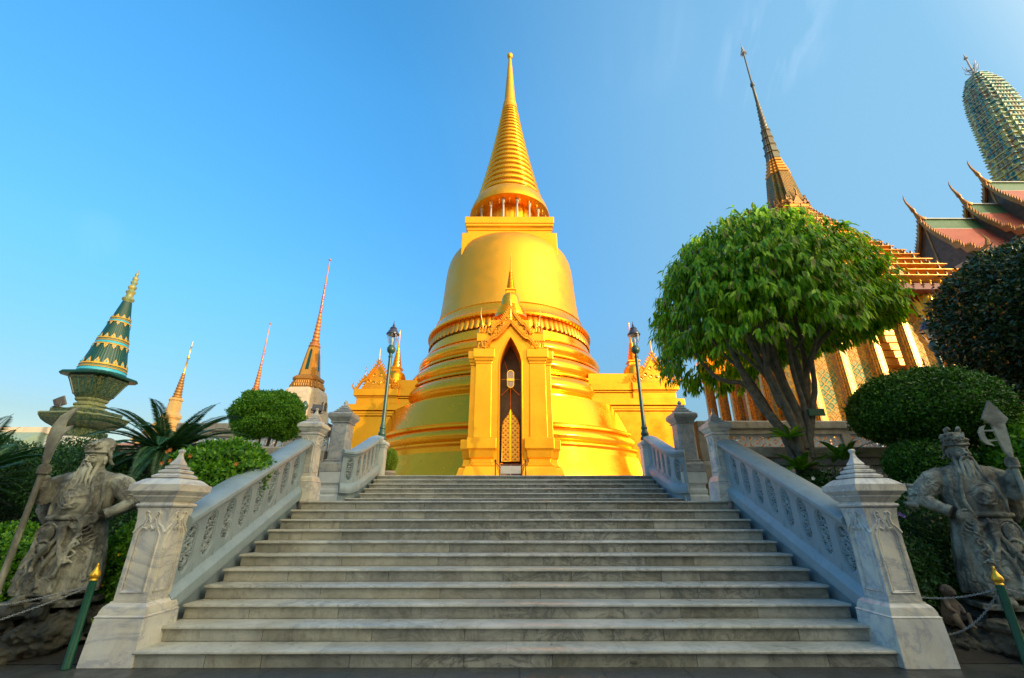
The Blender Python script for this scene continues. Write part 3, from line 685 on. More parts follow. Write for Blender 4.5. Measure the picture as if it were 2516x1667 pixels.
m = MB(); m.box(-1.45, 1.45, 1.5, 3.6, 0, 7.0); m.box(-1.3, 1.3, 1.25, 3.4, 7.0, 7.55); m.box(-1.0, 1.0, .9, 3.2, 7.5, 8.1); m.build('porch_body', M_goldp, po, bevel=.02)
mini_stupa(po, 0, 1.6, 8.42, .83, 1.08)
M_inner = paint('dark_interior', (.10,.085,.05), (.05,.04,.025), .6)
m = MB(); m.box(-.60, .60, 1.42, 1.49, 0, 6.9); m.build('inner_wall', M_inner, po)
def m_door():
    a = N('gilded_door_pattern'); p = a.pos(obj=True); sp = a.n('SeparateXYZ'); a.l(p, sp.inputs[0])
    u = a.math('MULTIPLY', a.math('ADD', sp.outputs[0], sp.outputs[2]), 4.6); v = a.math('MULTIPLY', a.math('SUBTRACT', sp.outputs[2], sp.outputs[0]), 4.6)
    du = a.math('SUBTRACT', a.math('FRACT', u), .5); dv = a.math('SUBTRACT', a.math('FRACT', v), .5)
    d = a.math('SQRT', a.math('ADD', a.math('MULTIPLY', du, du), a.math('MULTIPLY', dv, dv)))
    c = a.mix(a.ramp(d, [(.20, 1), (.27, 0)]), (.85,.48,.05), (.28,.10,.02))
    a.bump(a.math('MULTIPLY', d, 1.0), .4, .03); return a.done(c, .4, .6)
M_door = m_door()
for s in (-1, 1):
    m = MB(); q = [(s*.01, 1.12), (s*.40, 1.12), (s*.40, 2.72), (s*.33, 2.98), (s*.14, 3.25), (s*.01, 3.5)]
    m.prism(q if s > 0 else q[::-1], 1.0, 1.06); d = m.build('door', M_door, po)
    m = MB(); m.tube([(x, .99, z) for x, z in q] + [(q[0][0], .99, q[0][1])], .022, 5); m.build('door_frame', M_goldl, d, smooth=50)
m = MB()
for k in range(5): m.box(-.46, .46, .42+.11*k, 1.1, .2*k + (.001), .2*k+.2)
m.build('wooden_steps', paint('old_brown_wood', (.16,.10,.08), (.10,.07,.06), .6), po)
m = MB(); ov = [(.155*math.cos(t_)*1.0, 5.0 + (.16*math.sin(t_) + (.27 if math.sin(t_) > 0 else -.27))) for t_ in [2*math.pi*k/28 for k in range(28)]]
m.tube([(x, 1.0, z) for x, z in ov + ov[:1]], .03, 6); m.box(-.18, .18, .96, 1.03, 4.90, 5.02)
for e in ((-.44,4.98),(.44,4.98),(-.44,4.2),(.44,4.2),(0,3.5),(-.3,5.9)): m.tube([(0 if e[0] else 0, 1.02, 5.0 if e[1] > 4.5 else 4.62), (e[0], 1.02, e[1])], .012, 4)
m.build('lantern_frame', M_goldl, po, smooth=50)
m = MB(); m.prism(ov, 1.0, 1.015); m.build('pale_pane', paint('pale_glass', (.55,.55,.50), (.45,.45,.42), .2), po)
# rope stanchions and notice in front of the porch door
def stanchion(x, y, lab):
    t = thing('stanchion', lab, 'stanchion', (x, y, 2.664), group='stanchions at the porch door')
    m = MB(); m.lathe([(.13,0),(.13,.03),(.03,.05),(.022,.08),(.022,.88),(.04,.9),(.045,.94),(.03,.98),(.01,1.0)], 14); m.build('post', M_dark, t, smooth=40)
    return t
s1 = stanchion(PX-.62, 18.7, 'dark stanchion left of the porch door'); dup(s1, (PX+.62, 18.7, 2.664), 'dark stanchion right of the porch door')
s3 = dup(s1, (PX, 18.9, 2.664), 'dark middle stanchion behind the white notice at the porch door'); s3.scale = (.8,.8,.8)
m = MB(); m.tube([(PX-.60+1.2*k/20, 18.7, 2.66+.86-.42*math.sin(math.pi*k/20)) for k in range(21)], .016, 5)
tag(m.build('rope', M_dark, smooth=50), 'dark barrier rope hanging between the stanchions at the porch door', 'rope')
m = MB(); m.box(PX-.40, PX+.42, 18.55, 18.58, 2.664+.42, 2.664+.72); m.box(PX-.02, PX+.02, 18.58, 18.61, 2.667, 2.664+.72)
tag(m.build('notice_board', paint('blank_white_board', (.30,.30,.28), (.25,.25,.23), .5)), 'blank pale notice board in front of the porch door', 'sign')

# ---------------------------------------------------------------- side porches of the stupa
def side_porch(s, y, label):
    t = thing('side_porch', label, 'porch', (s*7.9, y, 2.66), group='side porches of the stupa'); X = lambda x: s*(x-7.9)
    m = MB()
    def bx(xa, xb, ya, yb, za, zb): m.box(*sorted((X(xa), X(xb))), ya, yb, za-2.66, zb-2.66)
    bx(4.5, 9.62, 0, 7, 2.66, 6.95)
    bx(4.5, 9.72, -.06, 7.06, 6.98, 7.10); bx(4.5, 9.66, -.02, 7.02, 7.12, 7.26); bx(4.5, 9.80, -.10, 7.1, 7.30, 7.68)
    m.build('porch_body', M_goldp, t, bevel=.02)
    m = MB(); bx(4.5, 9.30, .10, 6.8, 7.69, 8.04); bx(6.9, 9.38, -.02, 6.9, 7.69, 8.06)
    bx(4.5, 9.40, .05, 6.9, 8.07, 8.16); bx(6.95, 9.44, -.06, 6.95, 8.07, 8.15); bx(4.5, 9.5, 0, 7.0, 8.19, 8.58); bx(6.9, 9.56, -.14, 7.0, 8.18, 8.60)
    m.build('cornice', M_goldp, t, bevel=.02)
    m = MB(); bx(4.5, 7.2, .5, 6.0, 8.60, 9.34); m.build('roof_block', M_goldp, t, bevel=.02)
    m = MB(); c = X(8.28)
    m.prism([(c-.95, 5.95), (c+.95, 5.95), (c+.5, 6.75), (c, 7.45), (c-.5, 6.75)], .05, .25)
    m.build('pediment', M_goldc, t)
    m = MB()
    for q in (-1, 1):
        for (x, z, r_) in ((.20,6.85,.15),(.50,6.45,.15),(.18,6.35,.13),(.75,6.2,.1)):
            m.tube([(c+q*(x + r_*(1-k/14)*math.cos(k*.75)), .03, z + r_*(1-k/14)*math.sin(k*.75)) for k in range(13)], .028, 5)
    m.build('pediment_scrolls', M_goldl, t, smooth=60)
    for q in (-1, 1):
        m = MB(); ln = gable_line(1.22, 5.95, 7.75, q, c)
        for (a, b_) in zip(ln, ln[1:]):
            g_ = [a, b_, (b_[0], b_[1]-.2), (a[0], a[1]-.2)]; m.prism(g_ if q > 0 else g_[::-1], -.08, .06)
        crockets(m, ln, 0, .16, .15); m.tube([(x, -.08, z-.05) for x, z in ln], .03, 5)
        m.tube([(c+q*1.15,0,5.95),(c+q*1.35,0,6.0),(c+q*1.45,0,6.15),(c+q*1.38,0,6.42)], [.06,.07,.05,.01], 6)
        m.build('barge_board', M_goldc, t, smooth=40)
    m = MB(); chofa(m, X(9.15), .9, 6.2, 1.5, s*.32, 0, .06); m.ell((X(9.1), .9, 6.4), (.22,.2,.5), 10, 8); m.build('chofa', M_goldl, t, smooth=60)
    m = MB(); m.lathe([(.03,7.7),(.1,7.8),(.05,7.95),(.01,8.6)], 8, c, 0); m.build('apex_finial', M_goldl, t, smooth=50)
    mini_stupa(t, X(7.75), 2.2, 6.0, 1.12, .92)
side_porch(-1, 26.0, 'golden side porch with carved gable on the left flank of the stupa')
side_porch(1, 24.6, 'golden side porch with carved gable on the right flank of the stupa')

# ---------------------------------------------------------------- mosaic hall (right)
def m_lattice(fq=1.9, dk=1.0):
    a = N('green_gold_mosaic'); sp = a.n('SeparateXYZ'); a.l(a.geo.outputs['Position'], sp.inputs[0])
    h = a.math('ADD', sp.outputs[0], sp.outputs[1])
    u = a.math('MULTIPLY', a.math('ADD', h, sp.outputs[2]), fq); v = a.math('MULTIPLY', a.math('SUBTRACT', h, sp.outputs[2]), fq)
    fu = a.math('ABSOLUTE', a.math('SUBTRACT', a.math('FRACT', u), .5)); fv = a.math('ABSOLUTE', a.math('SUBTRACT', a.math('FRACT', v), .5))
    mxv = a.math('MAXIMUM', fu, fv)
    col = a.mix(a.ramp(a.noise(.55, 2), [(.42, 0), (.56, 1)]), (.06,.26,.10), (.66,.29,.010))
    c = a.mix(a.ramp(mxv, [(.16, 1), (.20, 0)]), col, (.30,.19,.02))
    c = a.mix(a.ramp(mxv, [(.38, 0), (.42, 1)]), c, (.60,.29,.02))
    vo = a.n('TexVoronoi', Scale=26); a.l(a.geo.outputs['Position'], vo.inputs['Vector']); se = a.n('SeparateColor'); a.l(vo.outputs['Color'], se.inputs[0])
    c = a.mix(.8, c, a.ramp(se.outputs[0], [(0, .45), (.85, 1.0), (1, 1.6)]), 'MULTIPLY')
    c = a.mix(1.0, c, (dk, dk, dk), 'MULTIPLY')
    bm = a.bump(a.math('ADD', a.ramp(mxv, [(.3, 0), (.44, 1)]), a.math('MULTIPLY', se.outputs[1], .6)), .6, .05)
    return a.done(c, .48, .2)
M_lat = m_lattice(); M_lat2 = m_lattice(4.2, .55)
def m_sparkle(name, c1, c2, scale=16):
    a = N(name); vo = a.n('TexVoronoi', Scale=scale); a.l(a.geo.outputs['Position'], vo.inputs['Vector']); se = a.n('SeparateColor'); a.l(vo.outputs['Color'], se.inputs[0])
    c = a.mix(a.ramp(se.outputs[0], [(.45, 0), (.55, 1)]), c1, c2)
    a.bump(se.outputs[1], .5, .03); return a.done(c, .34, .4)
M_spark = m_sparkle('mirror_mosaic', (.80,.34,.02), (.40,.18,.03))
M_sparkw = m_sparkle('silver_mirror_strip', (.62,.33,.05), (.26,.22,.12), 12)
M_redw = paint('deep_red_soffit', (.20,.035,.02), (.13,.03,.02), .6)
M_copper = gold('orange_copper_gilding', (.66,.28,.025), (.34,.13,.014), .40, .4, bs=.5, bsc=6, patch=.8)
HX, HY, HA = 22.9, 30.0, 6.4
hall = thing('mosaic_hall', 'green and gold mosaic hall with pillars and a needle spire behind the large tree', 'temple hall', (HX, HY, 2.66))
def hz_(l): return [(h, z-2.66) for h, z in l]
m = MB(); m.poly(RD, hz_([(7.6,2.66),(7.6,3.5),(7.3,3.7),(7.3,4.3),(7.5,4.5),(7.5,4.9),(7.1,5.0)])); m.build('plinth', M_white, hall, bevel=.03)
m = MB(); m.poly(SQ, hz_([(5.0,4.9),(5.0,13.9)])); m.build('wall', M_lat, hall)
m = MB(); m.poly(redent(.8,.9), hz_([(5.5,4.95),(5.5,5.3),(5.35,5.6),(5.4,5.9),(5.15,6.1)])); m.build('wall_base', M_copper, hall, bevel=.02)
shp = redent(.5, .75)
for side in range(4):
    for k in range(6):
        q = -6.2 + 12.4*k/6
        x, y = [(q, -6.2), (6.2, q), (-q, 6.2), (-6.2, -q)][side]
        m = MB(); m.poly(shp, hz_([(.52,4.95),(.52,5.4),(.40,5.6),(.42,5.9),(.36,6.0),(.34,12.0)]), x, y); f_ = m.build('pillar', M_spark, hall)
        m = MB(); m.poly([(-.3,-1.02),(.3,-1.02),(.3,-.9),(1.02,-.3),(1.02,.3),(.9,.3),(.3,1.02),(-.3,1.02),(-.3,.9),(-1.02,.3),(-1.02,-.3),(-.9,-.3)], hz_([(.36,6.1),(.345,11.9)]), x, y); m.build('mirror_strip', M_sparkw, f_)
        m = MB()
        for j, (zz, h_, n_) in enumerate(((12.0,.45,12),(12.45,.5,14),(12.9,.85,16))):
            for i in range(n_):
                a = 2*math.pi*i/n_; c_, s_ = math.cos(a), math.sin(a); r0 = .33+.04*j; r1 = r0 + .10 + .10*j
                m.tube([(x+c_*r0, y+s_*r0, zz-2.66), (x+c_*(r0+.07), y+s_*(r0+.07), zz+h_*.5-2.66), (x+c_*r1, y+s_*r1, zz+h_-2.66)], [.09,.10,.015], 4)
        m.lathe(hz_([(.36,12.0),(.40,12.1),(.36,12.2),(.42,13.4),(.45,13.8)]), 12, x, y)
        m.build('capital', M_goldl, f_, smooth=50)
# doorway aedicule seen between the left pillars
for side, (dx, dy, rz_) in enumerate(((0,-5.05,0), (-5.05,0,-90))):
    m = MB(); m.T = Matrix.Translation((dx, dy, 0)) @ Matrix.Rotation(R(rz_), 4, 'Z')
    m.box(-1.3, 1.3, -.5, .1, 2.3, 2.9); m.box(-1.0, -.7, -.4, .1, 2.9, 7); m.box(.7, 1.0, -.4, .1, 2.9, 7)
    for k in range(5): m.box(-1.3+.24*k, 1.3-.24*k, -.5+.05*k, .1, 7+.5*k, 7.42+.5*k)
    m.lathe([(.2,9.4),(.1,10.2),(.02,10.9)], 8, 0, -.2); m.build('doorway', M_copper, hall, bevel=.02)
m = MB(); m.poly(RD, hz_([(5.0,13.75),(7.2,13.80),(7.2,14.2),(5,14.25)])); m.build('soffit', M_redw, hall)
# stepped pyramid roof
tiers = [(7.65,14.3),(6.75,15.6),(5.85,16.9),(4.95,18.1),(4.15,19.3),(3.45,20.5),(2.75,21.6),(2.1,22.7),(1.55,23.7)]
tiers = [q_ for a_, b_ in zip(tiers, tiers[1:]+[(tiers[-1][0]-.3, tiers[-1][1]+.9)]) for q_ in (a_, (lerp(a_[0], b_[0], .5), lerp(a_[1], b_[1], .5)))]
ts = redent(.55, .80)
for i, (h, z) in enumerate(tiers):
    k = h/7.65; hh = (tiers[i+1][1]-z) if i+1 < len(tiers) else 1.2; m = MB()
    m.poly(ts, hz_([(h*.93,z-.02*i),(h*.96,z+.10),(h,z+.18),(h,z+.36*hh),(h*.97,z+.40*hh),(h*.985,z+.48*hh),(h*.93,z+.56*hh),(h*.87,z+.62*hh),(h*.865,z+hh-.03)]))
    m.build('roof_tier', M_copper, hall, bevel=.015)
    m = MB(); m.poly(ts, hz_([(h*.955,z+.39*hh),(h*.955,z+.45*hh)]))
    for q in range(4):
        c_, s_ = [(1,0),(0,1),(-1,0),(0,-1)][q]
        for (u, v, sz) in (tuple(((j-6.5)/6.5*.5, 1.02, .34) for j in range(14)) if i % 2 == 0 else ()) + tuple((sg*(.55+.25*j2), 1.0-.19*(j2+.2), .30) for sg in (-1, 1) for j2 in (0, .5, 1)) + ((.0,1.0,1.15),(-.42,1.0,.6),(.42,1.0,.6),(.93,.55,.65),(-.93,.55,.65)):
            x, y = u*h*.96, -v*h*.95; X_, Y_ = x*c_-y*s_, x*s_+y*c_; g_ = hh*.60*sz; zz = z+.40*hh-2.66
            m.T = Matrix.Translation((X_, Y_, zz)) @ Matrix.Rotation(math.atan2(s_, c_), 4, 'Z')
            m.prism([(-g_*.62,0),(g_*.62,0),(g_*.34,g_*.35),(g_*.12,g_*.8),(0,g_*1.25),(-g_*.12,g_*.8),(-g_*.34,g_*.35)], -.10*k-.04, .10*k+.04)
            m.tube([(0,-.06,g_*1.0),(.05*g_,-.06,g_*1.5),(-.05*g_,-.04,g_*1.8),(.06*g_,0,g_*2.05)], [.07,.06,.045,.01], 5)
    m.build('roof_antefixes', M_goldd, hall)
    if i < 4 and i % 2 == 0:
        m = MB(); m.poly(SQ, hz_([(h*.9,z-.02),(h*.9,z+.04)]))
        for q in range(4):
            c_, s_ = [(1,0),(0,1),(-1,0),(0,-1)][q]
            for j in range(14):
                x, y = lerp(-.5,.5,j/13)*h, -h*.97; m.lathe([(.01,z+.05-2.66),(.05,z-.02-2.66),(.09,z-.14-2.66),(.02,z-.15-2.66),(.05,z-.26-2.66),(.0,z-.33-2.66)], 6, x*c_-y*s_, x*s_+y*c_)
        m.build('eave_bells', M_goldl, hall)
M_spg = gold('grey_green_spire_tiles', (.15,.135,.075), (.10,.065,.04), .45, .3, bs=.6, bsc=8, patch=.8)
rs = redent(.5, .75)
m = MB(); m.poly(rs, hz_([(1.30,24.4),(1.26,24.8),(1.16,25.8),(1.02,27.0),(.88,28.2),(.82,28.45)])); m.build('spire_bell', M_lat2, hall)
m = MB()
zz = 28.45
for h in (.86,.78,.70,.62,.58): m.poly(rs, hz_([(h*.84,zz),(h,zz+.08),(h,zz+.24),(h*.84,zz+.34)])); zz += .36
m.build('spire_tiers', M_copper, hall)
m = MB()
for i in range(4):
    h = .52-.055*i; m.poly(rs, hz_([(h,zz),(h*.9,zz+.74),(h*1.04,zz+.76),(h*1.04,zz+.86)])); zz += .87
m.build('spire_stages', M_spg, hall)
pr_ = []
for i in range(8):
    h = lerp(.30,.15,i/8); pr_ += [(h*.75,zz),(h,zz+.12),(h*1.05,zz+.25),(h*.7,zz+.42)]; zz += .43
pr_ += [(.13,zz),(.11,zz+2.2),(.09,zz+2.7),(.17,39.4),(.19,39.55),(.16,39.75),(.08,39.9),(.06,43.6),(.05,43.9)]
m = MB(); m.lathe(hz_(pr_), 14); m.build('spire_needle', M_spg, hall, smooth=50)
m = MB(); m.lathe(hz_([(.05,43.7),(.22,43.9),(.10,44.1),(.18,44.25),(.08,44.5),(.11,44.6),(.03,44.9),(.01,45.5)]), 10)
for k in range(8): a = k*math.pi/4; m.tube([(.05*math.cos(a),.05*math.sin(a),43.9-2.66),(.28*math.cos(a),.28*math.sin(a),43.8-2.66),(.22*math.cos(a),.22*math.sin(a),44.2-2.66)], [.03,.03,.01], 4)
m.build('spire_crown', paint('dull_silver', (.35,.33,.36), (.2,.2,.22), .3), hall, smooth=50)

# ---------------------------------------------------------------- prasat hall roofs (far right)
M_tile = paint('red_orange_roof_tiles', (.36,.075,.035), (.28,.055,.03), .55, 1.2)
M_tileg = paint('green_roof_tiles', (.06,.13,.045), (.045,.10,.035), .4)
M_sgrey = paint('pale_ridge', (.50,.47,.40), (.42,.40,.36), .5)
def troof(parent, x0, x1, y, zr, hw, dz):
    """gabled roof running along +x with its gable end facing -x"""
    T = [(0,0),(.10,.17),(.30,.44),(.55,.70),(.80,.90),(1,1.0)]; TG = [(0,0),(.10,.17),(.15,.2375)]
    for s in (-1, 1):
        m = MB(); m.loft([[(x, s*hw*t, -dz*q) for t, q in T] + [(x, s*hw*t, -dz*q-.12) for t, q in T[::-1]] for x in (x0+.15, x1)]); m.build('roof_slope', M_tile, parent)
        m = MB(); m.loft([[(x, s*hw*t, -dz*q+.035) for t, q in TG] + [(x, s*hw*t, -dz*q+.005) for t, q in TG[::-1]] for x in (x0+.3, x1)]); m.build('green_border', M_tileg, parent)
        m = MB(); w_ = .30
        prev = None
        G = [(0,0),(.08,.15),(.2,.33),(.35,.50),(.48,.63),(.54,.72),(.64,.74),(.72,.86),(.86,.88),(.94,1.0),(1.04,.98)]
        for (t0, q0), (t1, q1) in zip(G, G[1:]):
            m.loft([[(x, s*hw*t, -dz*q+.18), (x, s*hw*t, -dz*q-w_)] for t, q in ((t0,q0),(t1,q1)) for x in (x0,)], cap=False, closed=False) if False else None
            m.loft([[(x0-.08, s*hw*t, -dz*q+.16),(x0+.10, s*hw*t, -dz*q+.16),(x0+.10, s*hw*t, -dz*q-w_),(x0-.08, s*hw*t, -dz*q-w_)] for t, q in ((t0,q0),(t1,q1))])
        for k in range(26):
            t_ = k/26; 
            ii = interp(G, t_*1.0); yy = s*hw*t_; zz = -dz*ii+.16
            m.tube([(x0-.02, yy, zz-.05),(x0-.02, yy+s*.02, zz+.16),(x0-.02, yy+s*.10, zz+.28)], [.075,.06,.015], 5)
        e = (s*hw*1.04, -dz*.98); m.tube([(x0,e[0],e[1]),(x0,e[0]+s*.3,e[1]+.1),(x0,e[0]+s*.4,e[1]+.5),(x0,e[0]+s*.25,e[1]+1.0)], [.14,.16,.1,.02], 6)
        m.build('barge_board', M_goldd, parent, smooth=35)
    m = MB(); m.loft([[(x, -.12, .02),(x, -.06, .15),(x, .06, .15),(x, .12, .02)] for x in (x0+.1, x1)]); m.build('ridge', M_sgrey, parent)
    m = MB(); pts = [(x0+.5,.05),(x0+.15,.12),(x0+.0,.42),(x0-.10,.75),(x0-.12,.88),(x0-.28,1.25),(x0-.48,1.7),(x0-.54,2.1),(x0-.48,2.45)]
    m.tube([(x, 0, z) for x, z in pts], [.20,.22,.15,.10,.16,.10,.07,.05,.02], 7); m.build('chofa', M_goldd, parent, smooth=50)
    m = MB(); m.prism([(0,0)], 0, 0) if False else None
    m.add([(x0+.25, s*hw*t*.96, -dz*q-.1) for s in (-1,) for t, q in T[::-1]] + [(x0+.25, hw*t*.96, -dz*q-.1) for t, q in T[1:]], [tuple(range(2*len(T)-1))])
    m.build('gable_field', M_inner, parent)
    m = MB(); m.box(x0+.2, x0+.3, -.07, .07, -dz, -.4); m.build('gable_strut', M_goldd, parent)
rf = thing('prasat_hall', 'hall with layered red tiled roofs and golden horn finials at far right', 'temple hall', (40, 30, 2.66))
for (x0, zr) in ((33.5, 24.1), (37.9, 25.6), (40.4, 27.9)):
    sub = bpy.data.objects.new('roof_section', None); COL.objects.link(sub); sub.parent = rf; sub.location = (0, 0, zr-2.66)
    troof(sub, x0-40, (x0+5.2 if x0 < 40 else 52)-40, 30, zr, 3.3, 5.1)
m = MB(); m.box(-6.3, 12, -2.9, 2.9, 0, 16.4); m.box(-2, 12, -2.85, 2.85, 16.4, 18.1); m.build('wall', M_cream, rf)

# ---------------------------------------------------------------- prang (far right)
def m_prang():
    a = N('pale_green_glazed_tiles'); sp = a.n('SeparateXYZ'); a.l(a.geo.outputs['Position'], sp.inputs[0])
    vo = a.n('TexVoronoi', Scale=3.2); a.l(a.geo.outputs['Position'], vo.inputs['Vector']); se = a.n('SeparateColor'); a.l(vo.outputs['Color'], se.inputs[0])
    up = a.ramp(a.math('MULTIPLY', a.math('SUBTRACT', sp.outputs[2], 28.0), .055), [(.2, (.66,.56,.16)), (.5, (.56,.60,.26)), (.85, (.44,.58,.42))])
    c = a.mix(a.ramp(se.outputs[0], [(.62, 0), (.72, 1)]), up, (.34,.28,.18))
    c = a.mix(a.ramp(se.outputs[1], [(.80, 0), (.86, 1)]), c, (.06,.24,.26))
    a.bump(a.noise(5, 4), .3, .05); return a.done(c, .55, 0)
M_pr = m_prang(); M_prb = paint('teal_glazed_niche', (.06,.28,.32), (.16,.34,.32), .35, 1.2, stain=.1); M_prp = paint('pinkish_niche', (.34,.28,.20), (.26,.30,.20), .5, 2, stain=.1)
prg = thing('prang', 'tall pale green tiled tower with rounded top at far right', 'tower', (50.7, 34, 2.66))
PR = [(2.66,6.5),(12,5.5),(20,3.7),(26,2.9),(29,2.45),(30.6,2.2),(33,1.95),(37,1.78),(41.5,1.58),(43.6,1.34),(44.9,.92),(45.7,.66),(46.2,.34)]
sh = redent(.60, .84)
zz = 20.0; rows_ = []
while zz < 45.6: h_ = max(.42, 1.05 - (zz-20)*.022); rows_.append((zz, h_)); zz += h_
m = MB(); m.poly(redent(.5,.78), [(r_, z-2.66) for z, r_ in PR[:3]]); m.build('tower_base', M_pr, prg)
m = MB(); pf = []
for z, h_ in rows_:
    r0 = interp(PR, z); r1 = interp(PR, z+h_); pf += [(r0*.93, z-2.66), (r0*.96, z+h_*.78-2.66), (r0*1.05, z+h_*.82-2.66), (r0*1.05, z+h_*.95-2.66)]
pf += [(.5, 45.9-2.66), (.25, 46.25-2.66), (.08, 46.4-2.66)]
m.poly(sh, pf); m.build('tower_core', M_pr, prg)
m = MB(); fm = []
for j, (z, h_) in enumerate(rows_):
    r0 = interp(PR, z+h_*.4)
    for q in range(4):
        c_, s_ = [(1,0),(0,1),(-1,0),(0,-1)][q]
        offs = [(u, 1.0) for u in (-.32,-.11,.11,.32)] + [(.58,.77),(-.58,.77),(.78,.60),(-.78,.60)]
        for k, (u, v) in enumerate(offs):
            x, y = u*r0, -v*r0*.97; X_, Y_ = x*c_-y*s_, x*s_+y*c_
            mi = (2 if (k in (1,2) and z > 33) else (1 if (k in (0,3,4,5) and 35 < z < 45) else 0)); tgt = m; f0 = len(m.f)
            tgt.ell((X_*.985, Y_*.985, z+h_*.42-2.66), (r0*.10, r0*.075, h_*.42), 8, 6)
            fm += [mi]*(len(m.f)-f0); f0 = len(m.f)
            if mi: m.tube([(X_+a_*c_ , Y_+a_*s_, b_) for a_, b_ in [(-r0*.1, z+.05-2.66), (-r0*.1, z+h_*.5-2.66), (0, z+h_*.86-2.66), (r0*.1, z+h_*.5-2.66), (r0*.1, z+.05-2.66)]], .022, 4)
            fm += [0]*(len(m.f)-f0)
ao = m.build('antefix_rows', M_pr, prg, smooth=60); ao.data.materials.append(M_prb); ao.data.materials.append(M_prp); ao.data.polygons.foreach_set('material_index', fm)
m = MB(); m.tube([(0,0,43.6),(0,0,46.6)], [.09,.06], 8); m.lathe([(.04,46.0),(.2,46.15),(.12,46.35),(.05,46.6),(.01,47.0)], 8)
for k in range(12):
    a = k*math.pi/3 + (.5 if k > 5 else 0); zb = 44.0 + (.55 if k > 5 else 0)
    m.tube([(0,0,zb-.2),(.35*math.cos(a),.35*math.sin(a),zb),(.55*math.cos(a),.55*math.sin(a),zb+.25),(.58*math.cos(a),.58*math.sin(a),zb+.75)], [.05,.045,.04,.015], 5)
m.build('trident_finial', paint('dull_silver_finial', (.45,.40,.36), (.3,.28,.26), .35), prg, smooth=50)

# ---------------------------------------------------------------- green conical tower (left)
def m_green():
    a = N('ribbed_green_cone')
    c = a.mix(a.ramp(a.noise(2, 4), [(.35, 0), (.7, 1)]), (.002,.034,.020), (.004,.048,.030)); return a.done(c, .35)
M_green = m_green()
def m_flor():
    a = N('green_yellow_floral_tiles'); vo = a.n('TexVoronoi', Scale=9, feature='DISTANCE_TO_EDGE'); a.l(a.geo.outputs['Position'], vo.inputs['Vector'])
    n_ = a.noise(14, 4, .6, 1.5); c = a.mix(a.ramp(n_, [(.50, 0), (.57, 1)]), (.004,.022,.017), (.11,.115,.025))
    c = a.mix(a.ramp(vo.outputs[0], [(.02, .7), (.06, 0)]), c, (.02,.07,.06)); a.bump(n_, .5, .03); return a.done(c, .4)
M_flor = m_flor(); M_flor2 = paint('yellow_teal_glaze', (.34,.27,.05), (.02,.13,.11), .4, 3.2, stain=.1)
M_yel = paint('yellow_glazed_trim', (.48,.28,.015), (.38,.20,.012), .4, 4, stain=.1); M_teal = paint('teal_flower_band', (.03,.25,.36), (.05,.35,.42), .35, 6, stain=.1); M_pale = paint('pale_dentil_band', (.17,.18,.07), (.06,.10,.06), .5, 8)
tw = thing('ceramic_tower', 'dark green ribbed cone tower with yellow bands on a wide pedestal at left', 'tower', (-21.35, 22, 2.66))
def tz(l): return [(h, z-2.66) for h, z in l]
m = MB(); m.poly(RD, tz([(1.6,2.66),(1.6,3.6),(1.3,3.8),(1.0,4.4),(.95,5.0)])); m.build('pedestal', M_grey, tw, bevel=.02)
m = MB(); m.poly(RD, tz([(.88,5.0),(.90,5.04),(.90,5.30),(.76,5.36),(.74,5.42)])); m.build('lower_band', M_flor, tw)
m = MB(); m.poly(RD, tz([(.74,5.42),(.92,5.50),(1.18,5.66),(1.36,5.82),(1.46,5.98)])); m.build('flaring_bowl', M_flor, tw)
m = MB(); m.poly(RD, tz([(1.46,5.985),(1.50,6.02),(1.45,6.08),(1.26,6.12)])); m.build('bowl_rim', M_pale, tw)
m = MB(); m.poly(RD, tz([(1.17,6.12),(1.18,6.30),(1.06,6.33),(.90,6.34)])); m.build('upper_plinth', M_flor, tw)
m = MB(); m.poly(RD, tz([(.66,6.34),(.62,6.46),(.52,6.50),(.50,6.58),(.56,6.62),(.56,6.68),(.46,6.74),(.46,6.80),(.54,6.86),(.58,6.95),(.50,7.0)])); m.build('neck_mouldings', M_pale, tw, bevel=.01)
m = MB(); m.poly(RD, tz([(.56,7.0),(.65,7.15),(.67,7.18),(.95,7.86)])); m.build('flaring_body', M_flor, tw)
m = MB()
for (h0, za, h1, zb) in ((.665,7.16,.95,7.88),):
    for k in range(4):
        c_, s_ = [(1,0),(0,1),(-1,0),(0,-1)][k]
        for u in (-.62,-.2,.2,.62): m.tube([(u*h0*c_+h0*1.01*s_, u*h0*s_-h0*1.01*c_, za-2.66), (u*h1*c_+h1*1.01*s_, u*h1*s_-h1*1.01*c_, zb-2.66)], .028, 4)
m.build('panel_strips', M_green, tw)
m = MB(); m.poly(RD, tz([(.97,7.87),(1.02,7.95),(1.02,8.02),(.8,8.04)])); m.build('cornice', M_flor, tw)
m = MB(); m.poly(redent(.7,.88), tz([(.9,8.03),(1.24,8.06),(1.25,8.14),(1.20,8.20),(1.0,8.26),(.8,8.28)])); m.build('eave_plate', M_green, tw, bevel=.01)
CONE = [(8.26,1.0),(8.55,.955),(9.9,.68),(11.3,.425),(12.25,.25),(12.6,.19)]
m = MB(); n = 96; rings = []
for i in range(25):
    z = lerp(8.27, 12.45, i/24); r_ = interp(CONE, z)
    rings.append([(math.cos(2*math.pi*k/n)*r_*(1+.012*(k % 2)), math.sin(2*math.pi*k/n)*r_*(1+.012*(k % 2)), z-2.66) for k in range(n)])
m.loft(rings); m.build('cone', M_green, tw)
def cband(z, h, mt, nm, ex=.02):
    q = MB(); q.lathe(tz([(interp(CONE,z)+.002,z),(interp(CONE,z)+ex,z+h*.15),(interp(CONE,z+h)+ex,z+h*.85),(interp(CONE,z+h)+.002,z+h)]), 64, cap=False); q.build(nm, mt, tw, smooth=40)
